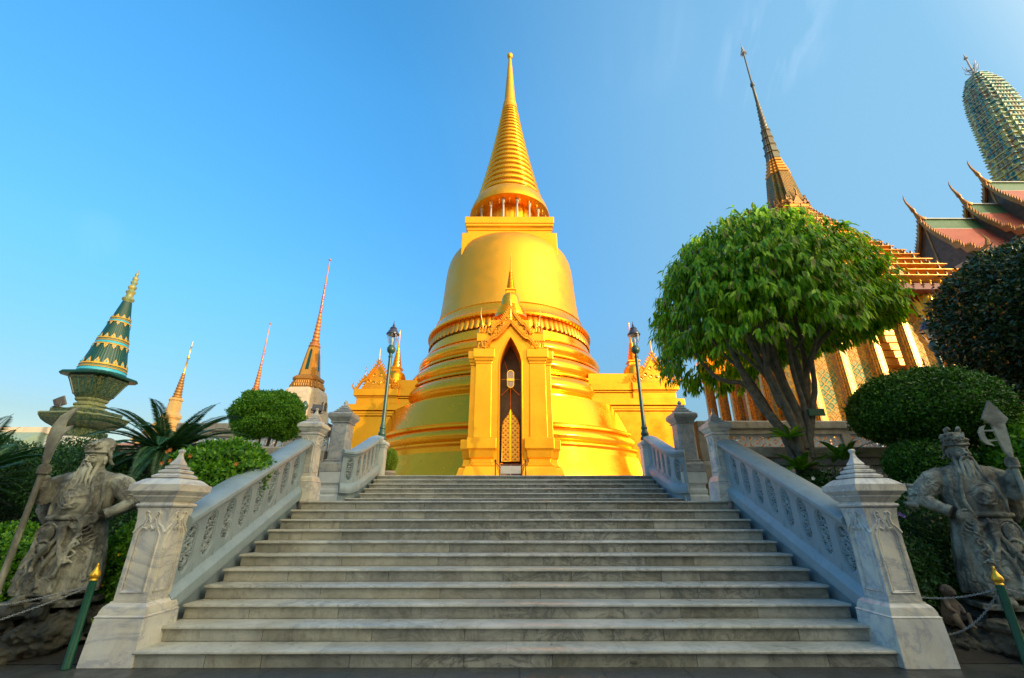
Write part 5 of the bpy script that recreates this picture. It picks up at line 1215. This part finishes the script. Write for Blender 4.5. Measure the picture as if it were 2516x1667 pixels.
        wp.box(px-.20, px-.04, py-.012, py+.012, 1.92, 1.94); wp.box(px-.19, px-.04, py-.012, py+.012, 1.80, 1.82)
    wp.build(weapon, M_stonef, t, smooth=35)
    return t
guardian((-5.76, 6.27, .56), 1, 'bearded stone guardian holding a curved glaive left of the stairs', 'glaive', R(11), -16, 0)
gr_ = guardian((6.20, 6.36, .50), -1, 'fierce bearded stone guardian holding a halberd right of the stairs', 'halberd', R(-20), 4, 1); gr_.scale = (.99,1.02,1.10)
def rockpile(name, label, loc, items, cat='rocks', group=None):
    m = MB(); rr = random.Random(len(label))
    for (x, y, z, a, b_, c) in items:
        n0 = len(m.v); m.ell((x, y, z), (a, b_, c), 36, 24)
        sd_ = rr.uniform(0, 99)
        for i in range(n0, len(m.v)):
            p = Vector(m.v[i]); d = (p-Vector((x,y,z))); k = 1.10 + .35*noise.noise(p*5+Vector((sd_,0,0))) - .60*abs(noise.noise(p*9+Vector((0,sd_,0)))) - .35*abs(noise.noise(p*21+Vector((0,sd_,3)))); m.v[i] = tuple(Vector((x,y,z)) + d*k)
    o = m.build(name, M_rock, smooth=70); o.location = loc; remesh(o, .014, 0); tag(o, label, cat, group); return o
rr = random.Random(2)
def heap(w_, d_, h_, n, s0=.12, s1=.24):
    return [(rr.uniform(-w_, w_), rr.uniform(-d_, d_), rr.uniform(.05, h_), rr.uniform(s0, s1), rr.uniform(s0, s1), rr.uniform(s0*.6, s1*.7)) for _ in range(n)]
rockpile('rock_pedestal', 'craggy dark rock pedestal under the left guardian statue', (-5.87, 6.32, 0), heap(.55,.34,.42,60) + [(0,0,.22,.66,.42,.27),(-.1,-.42,.5,.30,.10,.09),(.25,-.36,.5,.14,.12,.10)], 'rock')
rockpile('rock_pedestal', 'craggy dark rock pedestal under the right guardian statue', (6.22, 6.34, 0), heap(.55,.34,.38,60) + [(0,0,.20,.66,.42,.26)], 'rock')
rockpile('rock_pile', 'brown rocks heaped below the small monkey statue at right', (5.36, 6.28, 0), heap(.22,.16,.22,22,.05,.12) + [(0,0,.1,.26,.2,.14)], 'rocks')
mk = MB()
mk.tube([(0,.03,.0),(0,.02,.10),(0,0,.22),(0,-.01,.30)], [.085,.095,.08,.045], 14)
mk.ell((0,-.02,.37), (.068,.072,.072), 14, 10); mk.ell((0,-.085,.345), (.034,.032,.028), 10, 8); mk.ell((0,-.085,.375), (.045,.02,.014), 10, 6)
for s_ in (-1, 1):
    mk.ell((s_*.07,-.01,.37), (.014,.02,.026), 8, 6); mk.ell((s_*.022,-.088,.38), .009, 6, 5)
    mk.tube([(s_*.06,-.0,.27),(s_*.10,-.05,.19),(s_*.05,-.11,.13)], [.035,.028,.02], 8)
    mk.tube([(s_*.05,.02,.05),(s_*.11,-.10,.10),(s_*.08,-.12,-.0),(s_*.08,-.16,-.01)], [.05,.045,.03,.02], 8)
o = mk.build('monkey_statue', m_stone('brown_stone', (.20,.15,.10), (.07,.055,.04), .1)); o.location = (5.37, 6.30, .31); o.rotation_euler = (0, 0, R(15)); remesh(o, .008)
tag(o, 'small crouching stone monkey on the rocks beside the right newel post', 'statue')

# ---------------------------------------------------------------- leaves
def m_leaf(name, stops, rough=.45, trans=.25, spec=.5):
    a = N(name); r_ = a.geo.outputs['Random Per Island']
    c = a.ramp(r_, stops)
    big = a.noise(1.5, 3); c = a.mix(a.ramp(big, [(.35, .8), (.65, 0)]), c, (.70,.78,.65), 'MULTIPLY')
    a.done(c, rough, 0, spec)
    tr = a.n('BsdfTranslucent'); a.l(a.mix(1.0, c, (1.3,1.25,.5), 'MULTIPLY'), tr.inputs[0]); ms = a.n('MixShader'); ms.inputs[0].default_value = trans
    a.l(a.b.outputs[0], ms.inputs[1]); a.l(tr.outputs[0], ms.inputs[2]); a.l(ms.outputs[0], a.out.inputs[0]); return a.m
M_lfbig = m_leaf('broad_drooping_leaf', [(0, (.05,.14,.004)), (.28, (.14,.36,.005)), (.6, (.32,.62,.010)), (.90, (.55,.74,.06)), (.96, (.38,.22,.10)), (1, (.38,.42,.10))], .42, .42, .3)
M_lftop = m_leaf('clipped_topiary_leaf', [(0, (.02,.07,.006)), (.5, (.045,.16,.008)), (1, (.11,.30,.012))], .5, .2)
M_lfbrt = m_leaf('bright_green_leaf', [(0, (.05,.17,.006)), (.5, (.11,.32,.010)), (1, (.25,.48,.02))], .5, .3)
M_lfdrk = m_leaf('dark_glossy_leaf', [(0, (.014,.040,.012)), (.6, (.025,.070,.018)), (.96, (.05,.11,.02)), (1, (.10,.12,.03))], .35, .12)
M_lfhdg = m_leaf('hedge_leaf', [(0, (.018,.06,.012)), (.6, (.03,.11,.018)), (1, (.07,.20,.02))], .5, .2)
M_lfgold = m_leaf('yellow_green_leaf', [(0, (.22,.34,.02)), (1, (.45,.55,.03))], .5, .3)
M_cyc = m_leaf('cycad_leaflet', [(0, (.022,.08,.025)), (1, (.07,.19,.05))], .3, .12)
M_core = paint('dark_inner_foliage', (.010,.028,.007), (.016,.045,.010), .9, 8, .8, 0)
M_bark = paint('grey_brown_bark', (.21,.18,.13), (.10,.085,.06), .85, 9, 1.6)
M_barkd = paint('dark_cycad_bark', (.035,.028,.020), (.02,.016,.012), .95, 20, 1.0)
RNG = np.random.default_rng(11)
def unit(v): return v/np.maximum(np.linalg.norm(v, axis=1, keepdims=True), 1e-9)
def leafmesh(name, mt, parent, C, D, Nn, L, W, big=False):
    n = len(C); D = unit(D); S = unit(np.cross(D, Nn)); Nn = np.cross(S, D); L = L[:, None]; W = W[:, None]
    if big:
        dn = np.array([0, 0, -1.0])
        V = np.stack([C, C + D*L*.24 - S*W*.40 + Nn*W*.10, C + D*L*.24 + S*W*.40 + Nn*W*.10, C + D*L*.40 - Nn*W*.12, C + D*L*.60 - S*W*.5 + Nn*W*.08 + dn*L*.03, C + D*L*.60 + S*W*.5 + Nn*W*.08 + dn*L*.03, C + D*L*.97 - Nn*L*.06 + dn*L*.12], 1).reshape(-1, 3)
        F = np.array([[0,2,3],[0,3,1],[2,5,3],[1,3,4],[3,5,6],[3,6,4]]); nv = 7
    else:
        V = np.stack([C, C + D*L*.5 + S*W*.5, C + D*L - Nn*L*.15, C + D*L*.5 - S*W*.5], 1).reshape(-1, 3)
        F = np.array([[0,1,2],[0,2,3]]); nv = 4
    FF = (F[None] + (np.arange(n)*nv)[:, None, None]).reshape(-1, 3)
    me = bpy.data.meshes.new(name); me.vertices.add(len(V)); me.vertices.foreach_set('co', V.astype(np.float32).ravel())
    me.loops.add(FF.size); me.loops.foreach_set('vertex_index', FF.astype(np.int32).ravel())
    me.polygons.add(len(FF)); me.polygons.foreach_set('loop_start', (np.arange(len(FF))*3).astype(np.int32)); me.polygons.foreach_set('loop_total', np.full(len(FF), 3, np.int32))
    me.update(calc_edges=True); me.validate(); me.materials.append(mt)
    o = bpy.data.objects.new(name, me); COL.objects.link(o)
    if parent is not None: o.parent = parent
    return o
def dome_pts(n, rx, ry, rz_up, rz_dn, rough=.08, inner=.25, lump=2.2, seed=0):
    u = unit(RNG.normal(size=(n, 3)))
    nz_ = np.array([noise.noise(Vector((a[0]*lump+seed, a[1]*lump, a[2]*lump))) for a in u])
    nz2 = np.array([noise.noise(Vector((a[0]*lump*3+seed, a[1]*lump*3, a[2]*lump*3+5))) for a in u])
    k = 1 + rough*(nz_ + .6*nz2) - inner*RNG.random(n)**2.0 + .10*RNG.random(n)**14
    P = u*k[:, None]; P[:, 0] *= rx; P[:, 1] *= ry; P[:, 2] *= np.where(u[:, 2] > 0, rz_up, rz_dn)
    nn = u/np.array([rx, ry, 1.0]); nn[:, 2] /= np.where(u[:, 2] > 0, rz_up, rz_dn)
    return P, unit(nn)
def leafcrown(name, mt, parent, c, r, n, L, W, up=.25, rough=.08, inner=.22, core=.84, jit=.55, seed=0, lump=2.2):
    rx, ry, ru, rd = r
    P, nn = dome_pts(n, rx, ry, ru, rd, rough, inner, lump, seed)
    D = nn*.55 + RNG.normal(size=(n, 3))*jit + np.array([0, 0, up]); Nn = nn + RNG.normal(size=(n, 3))*.45
    o = leafmesh(name, mt, parent, P + np.array(c), D, Nn, L*RNG.uniform(.6, 1.2, n), W*RNG.uniform(.7, 1.2, n))
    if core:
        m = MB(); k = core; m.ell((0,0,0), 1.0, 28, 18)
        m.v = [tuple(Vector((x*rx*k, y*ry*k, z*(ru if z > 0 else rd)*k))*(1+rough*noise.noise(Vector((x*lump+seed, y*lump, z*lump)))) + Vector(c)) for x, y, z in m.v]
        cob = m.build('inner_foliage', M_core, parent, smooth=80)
    return o
def bush(name, label, cat, loc, r, n, L, W, mt, trunk=None, group=None, **k):
    t = thing(name, label, cat, loc, group=group)
    leafcrown('foliage', mt, t, (0,0,k.pop('cz', r[3])), r, n, L, W, **k)
    if trunk:
        for pts, rs_ in trunk: m = MB(); m.tube(pts, rs_, 8); m.build('stem', M_bark, t, smooth=60)
    return t

# ---- the large drooping-leaf tree
tr = thing('broadleaf_tree', 'large mushroom-shaped tree with drooping glossy leaves right of the stairs', 'tree', (5.98, 9.0, .05))
T0 = Vector((5.98, 9.0, .05))
def br(pts, rs_, nm='limb'):
    P = [Vector(p)-T0 for p in pts]; fine = []; rf_ = []
    for i in range(len(P)-1):
        for q in range(4):
            t_ = q/4; a = P[max(i-1,0)]; b_ = P[i]; c = P[i+1]; d = P[min(i+2, len(P)-1)]
            fine.append(.5*((2*b_) + (c-a)*t_ + (2*a-5*b_+4*c-d)*t_*t_ + (3*b_-a-3*c+d)*t_**3) + Vector((noise.noise(b_*3+Vector((t_,0,0))), noise.noise(b_*3+Vector((0,t_,5))), 0))*.025); rf_.append(lerp(rs_[i], rs_[i+1], t_)*(1+.06*noise.noise(b_*9+Vector((t_*3,0,0)))))
    fine.append(P[-1]); rf_.append(rs_[-1]); m = MB(); m.tube(fine, [q_*.76 for q_ in rf_], 9); m.build(nm, M_bark, tr, smooth=70)
br([(6.02,9.0,.0),(5.98,9.0,.9),(5.92,9.0,1.7),(5.82,9.0,2.35),(5.70,9.0,2.85)], [.23,.19,.185,.18,.17], 'trunk')
br([(5.62,9.05,.0),(5.60,9.05,1.0),(5.60,9.02,1.9),(5.62,9.0,2.6)], [.16,.13,.12,.10], 'trunk')
br([(5.70,9,2.75),(5.42,8.98,3.15),(5.15,8.95,3.55),(4.92,8.9,3.98),(4.78,8.9,4.5),(4.6,8.9,5.1)], [.15,.125,.12,.11,.09,.05])
br([(4.95,8.9,3.93),(4.70,8.88,4.12),(4.40,8.82,4.13),(4.12,8.78,4.28),(3.75,8.7,4.75),(3.5,8.6,5.3)], [.075,.065,.06,.055,.045,.02])
br([(5.75,8.95,2.8),(5.58,8.85,3.4),(5.30,8.8,4.1),(5.05,8.75,4.8),(4.9,8.7,5.6),(4.8,8.7,6.6)], [.14,.12,.10,.085,.06,.03])
br([(5.72,9.0,2.85),(5.75,8.9,3.4),(5.55,8.85,4.2),(5.45,8.8,4.9),(5.50,8.8,5.7),(5.5,8.8,6.8)], [.15,.125,.11,.09,.07,.03])
br([(5.80,9.05,2.7),(5.98,9.0,3.4),(6.05,8.95,4.1),(5.98,8.9,4.8),(5.9,8.9,5.5),(5.8,8.9,6.8)], [.14,.13,.115,.10,.07,.03])
br([(6.03,8.95,4.0),(6.30,8.9,4.6),(6.62,8.85,5.05),(7.1,8.8,5.5),(7.7,8.8,6.0)], [.10,.085,.07,.05,.02])
br([(5.95,9.0,3.5),(6.22,9.1,4.0),(6.40,9.2,4.7),(6.5,9.3,5.5),(6.6,9.3,6.5)], [.10,.09,.08,.06,.03])
br([(5.98,8.9,4.8),(6.15,8.85,5.0),(6.35,8.85,5.35),(6.38,8.85,5.9)], [.05,.045,.04,.02])
br([(5.30,8.8,4.1),(5.05,8.78,4.45),(4.75,8.75,4.75),(4.45,8.7,4.85)], [.06,.05,.045,.03])
br([(5.55,8.85,4.2),(5.2,8.8,4.9),(5.1,8.75,5.5),(5.0,8.7,6.2)], [.06,.05,.045,.03])
for (a_, b_, c_, d_, e_) in (((5.66,8.9,2.7),(5.50,8.75,3.5),(5.22,8.65,4.3),(5.15,8.6,5.0),(5.25,8.6,6.0)), ((5.85,8.9,2.6),(5.88,8.8,3.5),(5.75,8.7,4.4),(5.8,8.65,5.1),(5.95,8.6,6.1)), ((5.62,9.1,2.5),(5.45,9.2,3.4),(5.15,9.3,4.3),(4.7,9.4,5.0),(4.3,9.4,5.8)), ((5.9,8.9,3.0),(6.12,8.75,3.9),(6.2,8.7,4.6),(6.45,8.6,5.2),(6.8,8.5,6.0)), ((5.4,8.8,3.6),(5.2,8.7,4.3),(5.25,8.6,4.9),(5.05,8.5,5.5),(4.9,8.4,6.2))):
    br([a_, b_, c_, d_, e_], [.085,.07,.058,.045,.02])
br([(5.7,8.9,3.6),(5.75,9.1,4.5),(5.72,9.2,5.3),(5.7,9.2,6.2)], [.09,.08,.07,.04])
# leaf sprays: clusters hang from twig ends over the mushroom surface
NC = 1750; u = unit(RNG.normal(size=(NC*3, 3))); u = u[u[:, 2] > -.22][:NC]
cc = np.array([5.60, 9.0, 5.36]); rad = np.array([2.40, 2.25, 2.76])
k = np.array([1 + .07*noise.noise(Vector(a)*2.1+Vector((3,0,0))) + .06*noise.noise(Vector(a)*6) for a in u]) - .16*RNG.random(len(u))**1.5
shp_ = np.sqrt(np.clip(1 - 0*u[:, 2], 0, 1)); CP = cc + u*rad*k[:, None]
CP[:, 0] += np.where(CP[:, 2] < 5.6, 0, 0); low = CP[:, 2] < 5.3
CP[low, 2] = 5.3 + (CP[low, 2]-5.3)*np.where(CP[low, 0] > 6.2, .35, 1.25) + np.clip(CP[low, 0]-6.2, 0, 1)*.25 - .25*np.clip((5.98-CP[low, 0])/3, 0, 1)
CP[:, 0] -= .05*np.clip(CP[:, 2]-5.8, 0, 9)
ni = 900; ui = unit(RNG.normal(size=(ni, 3))); ui[:, 2] = np.abs(ui[:, 2]); CI = cc + ui*rad*RNG.uniform(.45, .85, (ni, 1)); CI[:, 2] = np.maximum(CI[:, 2], 4.9)
CP = np.concatenate([CP, CI]); un = unit(np.concatenate([u, ui]))
per = 14; n = len(CP)*per
base = np.repeat(CP, per, 0); out = np.repeat(un, per, 0)
tw_ = unit(out + RNG.normal(size=(len(CP), 3)).repeat(per, 0)*.35 + np.array([0,0,-.25]))
s_ = RNG.uniform(-.22, .12, (n, 1)); base = base + tw_*s_ + RNG.normal(size=(n, 3))*.022
D = tw_*.20 + out*.22 + RNG.normal(size=(n, 3))*.30 + np.array([0, 0, -1.0])
leafmesh('leaves', M_lfbig, tr, base - np.array(T0), D, out + RNG.normal(size=(n, 3))*.35 + np.array([0,0,.3]), RNG.uniform(.12, .26, n), RNG.uniform(.038, .064, n), big=True)
# sparse red-brown new shoots poking out
sg_ = thing('plaque', 'small green name plaque fixed to the trunk of the drooping-leaf tree', 'sign', (6.03, 8.72, 3.46))
m = MB(); m.box(-.16,.16,-.012,.012,-.065,.075); m.build('board', paint('green_plaque', (.03,.15,.10), (.025,.12,.08), .4), sg_)
m = MB()
for zz_, w_ in ((.035,.09),(.0,.115),(-.028,.10)): m.box(-w_, w_, -.0145, -.0125, zz_-.006, zz_+.006)
m.build('faded_lettering', M_pale, sg_)

# ---- clipped and dark foliage, right
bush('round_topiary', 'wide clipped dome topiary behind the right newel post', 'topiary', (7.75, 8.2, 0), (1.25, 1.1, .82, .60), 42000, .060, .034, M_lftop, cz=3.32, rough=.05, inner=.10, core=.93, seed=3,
     trunk=[([(-.2,0,0),(-.25,.05,1.2),(-.1,0,2.0),(.1,0,2.9)], [.1,.08,.07,.05]), ([(-.1,0,1.6),(-.5,-.1,2.2),(-.8,-.1,2.9)], [.05,.04,.03]), ([(0,0,1.8),(.4,-.1,2.3),(.6,0,3.0)], [.05,.04,.03])])
bush('round_topiary', 'smaller dark clipped lump hanging below the wide dome topiary', 'topiary', (7.15, 7.9, 0), (.62, .55, .42, .40), 11000, .055, .032, M_lftop, cz=2.38, rough=.10, inner=.14, core=.88, seed=9,
     trunk=[([(0,0,0),(.05,.05,1.0),(0,0,2.1)], [.06,.05,.04])])
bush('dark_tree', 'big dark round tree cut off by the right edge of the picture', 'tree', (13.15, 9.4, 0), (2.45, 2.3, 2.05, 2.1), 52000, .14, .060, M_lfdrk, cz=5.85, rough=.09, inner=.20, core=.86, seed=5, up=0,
     trunk=[([(0,0,0),(.1,0,2),(0,0,4.5)], [.2,.17,.12])])
bush('shrub', 'bright green leafy shrub beside the halberd at the right edge', 'shrub', (8.75, 7.4, 0), (.92, .8, .75, .8), 12000, .095, .055, M_lfbrt, cz=2.32, rough=.14, inner=.25, core=.8, seed=6,
     trunk=[([(0,0,0),(0,0,1.6)], [.06,.04])])
bush('shrub', 'dark green hedge mass behind the right guardian statue', 'hedge', (7.2, 7.5, 0), (1.9, .75, 1.05, 1.1), 34000, .070, .036, M_lfhdg, cz=1.05, rough=.16, inner=.25, core=.84, seed=8)
bush('shrub', 'low dark shrub between the right newel post and the monkey statue', 'shrub', (5.35, 7.0, 0), (.62, .45, .62, .7), 13000, .060, .030, M_lfhdg, cz=.72, rough=.2, inner=.3, core=.8, seed=12)
bush('shrub', 'leafy shrub with white flowers behind the right balustrade', 'shrub', (5.6, 8.0, 0), (.75, .5, .55, .9), 14000, .075, .034, M_lfbrt, cz=1.35, rough=.22, inner=.35, core=.72, seed=13)
bush('shrub', 'dark undergrowth at the right edge behind the guardian statue', 'shrub', (9.4, 7.2, 0), (1.5, .9, 1.3, 1.1), 20000, .080, .042, M_lfhdg, cz=1.1, rough=.15, inner=.3, core=.82, seed=14)
# ---- left
ct = thing('cloud_topiary', 'rounded cloud-pruned topiary on thin stems above the left balustrade', 'topiary', (-5.93, 10.55, 1.80))
for i, (x, y, z, a_, b_, c_) in enumerate(((-.12,0,2.12,.66,.6,.44),(.42,-.1,1.98,.44,.42,.40),(-.52,.05,1.88,.34,.34,.30),(.12,-.3,1.70,.48,.40,.30),(-.25,-.2,1.62,.36,.3,.26),(.35,.1,1.62,.34,.3,.22),(.18,.1,2.32,.42,.4,.24))):
    leafcrown('foliage_pad', M_lfbrt, ct, (x,y,z), (a_,b_,c_,c_*.9), int(12000*a_*a_/.3), .060, .028, rough=.22, inner=.22, core=.84, seed=40+i, lump=1.8)
for q, x1, z1 in ((-2.2,-.5,1.75),(-1,-.1,1.9),(.3,.15,1.65),(1.4,.42,1.8),(.8,.2,2.0)):
    m = MB(); m.tube([(.03*q,0,0),(.05*q,.03,.5),(.4*x1+.04*q,0,1.0),(x1,.02,z1)], [.045,.036,.028,.018], 7); m.build('stem', M_bark, ct, smooth=60)
bush('shrub', 'bright flowering shrub with orange blossoms above the left balustrade', 'shrub', (-5.12, 8.0, 0), (.72, .6, .52, .8), 11000, .085, .045, M_lfbrt, cz=2.22, rough=.26, inner=.28, core=.82, seed=22, trunk=[([(0,0,0),(0,0,1.5)], [.05,.04])])
bush('shrub', 'dark leafy shrub under the cycad behind the left newel post', 'shrub', (-6.0, 8.2, 0), (.95, .6, .8, 1.0), 22000, .055, .030, M_lfhdg, cz=1.5, rough=.2, inner=.3, core=.8, seed=23)
bush('shrub', 'fine leaved shrub behind the head of the left guardian', 'shrub', (-7.7, 8.2, 0), (.85, .6, .55, .7), 11000, .050, .026, M_lfhdg, cz=2.15, rough=.3, inner=.55, core=0, seed=24, trunk=[([(0,0,0),(.1,0,1.4),(-.3,0,2.3)], [.04,.03,.01]), ([(.1,0,1.2),(.4,0,2.2)], [.03,.01]), ([(.05,0,1.0),(-.1,.1,2.0)], [.03,.01])])
bush('shrub', 'yellow green vine shrub between the left guardian and the left newel post', 'shrub', (-5.34, 6.95, 0), (.42, .38, .45, .85), 11000, .060, .034, M_lfbrt, cz=1.02, rough=.22, inner=.35, core=.72, seed=25)
bush('shrub', 'low leafy shrub at the left edge below the terrace wall', 'shrub', (-7.55, 7.2, 0), (.9, .6, .55, .9), 17000, .065, .040, M_lfbrt, cz=.85, rough=.2, inner=.3, core=.8, seed=26)
bush('shrub', 'dark undergrowth behind the left rock pedestal', 'shrub', (-6.3, 7.35, 0), (.9, .4, .5, .7), 16000, .060, .034, M_lfhdg, cz=.7, rough=.2, inner=.3, core=.82, seed=27)
gbush = bush('potted_shrub', 'small yellow green potted shrub at the top left of the stairs', 'potted plant', (-4.46, 16.3, 2.66), (.30, .28, .42, .38), 5000, .06, .04, M_lfgold, cz=.66, rough=.12, inner=.2, core=.8, seed=28)
m = MB(); m.lathe([(.20,0),(.22,.02),(.27,.24),(.29,.26),(.29,.32),(.25,.33)], 20); m.build('pot', M_cream, gbush, smooth=40)

bush('shrub', 'leafy shrub filling the gap behind the raised glaive of the left guardian', 'shrub', (-8.6, 9.0, 0), (1.0, .6, .75, 1.0), 16000, .060, .030, M_lfhdg, cz=2.2, rough=.25, inner=.4, core=.72, seed=51)
bush('shrub', 'leafy shrub at the left edge in front of the low gallery', 'shrub', (-10.6, 9.2, 0), (1.1, .6, .7, 1.0), 16000, .060, .030, M_lfhdg, cz=2.3, rough=.25, inner=.4, core=.72, seed=52)
bush('shrub', 'small leafy shrub between the cycad and the lower left parapet', 'shrub', (-6.9, 9.25, 0), (1.3, .3, .6, .8), 15000, .055, .028, M_lfhdg, cz=2.25, rough=.3, inner=.4, core=.7, seed=53)
bush('shrub', 'dark creeper growing over the foot of the drooping-leaf tree', 'shrub', (5.7, 8.7, 0), (.5, .35, .75, 1.0), 9000, .065, .034, M_lfhdg, cz=1.6, rough=.3, inner=.4, core=.6, seed=54)
# ---- flowers
def flowers(label, cat, loc, col, n, spread, size, group):
    mt = paint(label.split()[0]+'_petals', col, tuple(c*.7 for c in col), .6)
    for i in range(n):
        m = MB(); rr2 = random.Random(i*7+n); x, y, z = (rr2.gauss(0,1)*spread[0], rr2.gauss(0,.5)*spread[1], rr2.gauss(0,1)*spread[2])
        for k_ in range(5):
            a = 2*math.pi*k_/5; c_, s__ = math.cos(a), math.sin(a)
            m.add([(0,0,0),(size*(c_*.7-s__*.35),-size*.3,size*(s__*.7+c_*.35)),(size*c_*1.1,-size*.35,size*s__*1.1),(size*(c_*.7+s__*.35),-size*.3,size*(s__*.7-c_*.35))], [(0,1,2,3)])
        o = m.build('blossom', mt); o.location = (loc[0]+x, loc[1]+y, loc[2]+z); tag(o, label, cat, group)
flowers('orange blossom on the bright shrub above the left balustrade', 'flower', (-5.3, 7.32, 2.25), (.75,.22,.03), 9, (.38,.05,.2), .035, 'orange blossoms left')
flowers('yellow blossom hanging on the vine shrub left of the stairs', 'flower', (-5.42, 6.50, .95), (.80,.45,.02), 12, (.10,.05,.22), .018, 'yellow blossoms left')
flowers('violet blossom in the hedge beside the right newel post', 'flower', (5.4, 6.6, 1.62), (.25,.18,.55), 3, (.08,.05,.08), .030, 'violet blossoms right')
flowers('white blossom behind the right balustrade', 'flower', (5.35, 7.5, 1.9), (.75,.75,.70), 8, (.35,.05,.10), .032, 'white blossoms right')

# ---- cycads and ferns
def cycad(label, loc, n, L, trunk_h, tilt=(0,0), name='cycad', leaf=.15, mt=None, seed=1, droop=.55, lo=-.15, leafw=.016, rad=.2):
    t = thing(name, label, 'cycad' if name == 'cycad' else 'fern', loc); rr2 = random.Random(seed)
    if trunk_h: 
        m = MB(); pf = [(rad*(1+.10*math.sin(i*2.1)), trunk_h*i/22) for i in range(23)]
        m.lathe(pf, 14)
        for i in range(180): a = rr2.uniform(0, 6.28); z = rr2.uniform(0, trunk_h); c_, s__ = math.cos(a), math.sin(a); m.tube([(c_*rad*.9, s__*rad*.9, z),(c_*rad*1.12, s__*rad*1.12, z+.05),(c_*rad*1.2, s__*rad*1.2, z+.11)], [.03,.022,.004], 4)
        m.build('trunk', M_barkd, t, smooth=60)
    for i in range(n):
        az = i*2.39996 + rr2.uniform(-.2,.2); el0 = lerp(1.25, lo, (i/n)**.85); l_ = L*rr2.uniform(.85, 1.08)*(.8 if el0 > 1 else 1)
        pts = []; p = Vector((math.cos(az)*rad*.5, math.sin(az)*rad*.5, trunk_h)); el = el0; N_ = 16
        for q in range(N_+1):
            pts.append(p.copy()); d = Vector((math.cos(az)*math.cos(el), math.sin(az)*math.cos(el), math.sin(el))); p = p + d*l_/N_; el -= droop*1.4*(q/N_+.25)/N_*(1 + math.cos(el0))
        C = []; D_ = []; N2 = []; LL = []
        m = MB(); m.tube(pts, [.014*(1-.8*q/N_) for q in range(N_+1)], 5); fr_ = m.build('frond', M_cyc if mt is None else mt, t, smooth=60)
        K = 58
        for q in range(K):
            f = .10 + .9*q/K; x = f*N_; i0 = min(int(x), N_-1); c = pts[i0].lerp(pts[i0+1], x-i0); tg = (pts[i0+1]-pts[i0]).normalized(); sd_ = tg.cross(Vector((0,0,1)))
            if sd_.length < .1: sd_ = Vector((math.sin(az), -math.cos(az), 0))
            sd_.normalize(); upv = sd_.cross(tg)
            for sg in (-1, 1):
                dd = sd_*sg*1.0 + tg*.42 + upv*.16; C.append(c); D_.append(dd); N2.append(upv); LL.append(leaf*math.sin(math.pi*min(1, .12+.95*f))**.6*rr2.uniform(.85,1.1))
        o = leafmesh('leaflets', M_cyc if mt is None else mt, fr_, np.array(C), np.array(D_), np.array(N2), np.array(LL), np.full(len(C), leafw))
    return t
cycad('large dark cycad with spreading feathery fronds behind the left newel post', (-6.65, 8.6, .1), 64, 1.50, 2.55, leaf=.165, leafw=.018, seed=4, droop=.75, lo=-.25)
cycad('cycad with glossy arching fronds reaching in from the left edge', (-9.35, 7.7, .1), 34, 1.65, 1.95, leaf=.20, leafw=.020, seed=5, lo=-.3)
cycad('small dark cycad in the low left corner below the terrace wall', (-8.15, 7.5, .1), 14, .7, .85, leaf=.10, seed=6, lo=.5, rad=.1)
for i, (x, y, z, l_, lab) in enumerate(((5.45, 8.7, 2.35, .60, 'fern climbing the lower trunk of the drooping-leaf tree'), (6.35, 8.75, 2.55, .70, 'feathery fern right of the tree trunk, in front of the fretwork'), (5.75, 7.7, 1.3, .75, 'fern behind the middle of the right balustrade'), (5.2, 8.75, 1.9, .6, 'yellow green fern low on the left side of the trunk'))):
    cycad(lab, (x, y, z), 13, l_, 0, name='fern', leaf=.09, mt=M_lfbrt, seed=30+i, lo=.2, leafw=.026, rad=.04)
# broad strap leaves and bare twigs
t = thing('strap_leaf_plant', 'clump of broad green strap leaves at the fork of the drooping-leaf tree', 'plant', (5.35, 8.7, 2.95)); rr2 = random.Random(3)
C = np.zeros((26, 3)); a = np.arange(26)*2.4; D_ = np.stack([np.cos(a), np.sin(a)*.7, RNG.uniform(.1, .8, 26)], 1); leafmesh('leaves', M_lfbrt, t, C, D_, np.tile([0,0,1.], (26,1)) + RNG.normal(size=(26,3))*.2, RNG.uniform(.3,.5,26), np.full(26,.075), big=True)
t2 = thing('strap_leaf_plant', 'yellow strap leaves beside the left bollard', 'plant', (-4.98, 6.25, .15)); a = np.arange(9)*2.4
leafmesh('leaves', M_lfgold, t2, np.zeros((9,3)), np.stack([np.cos(a)*.6, np.sin(a)*.3-.3, RNG.uniform(.5,1.3,9)], 1), np.tile([0,-1.,.3], (9,1)), RNG.uniform(.2,.45,9), np.full(9,.045), big=True)
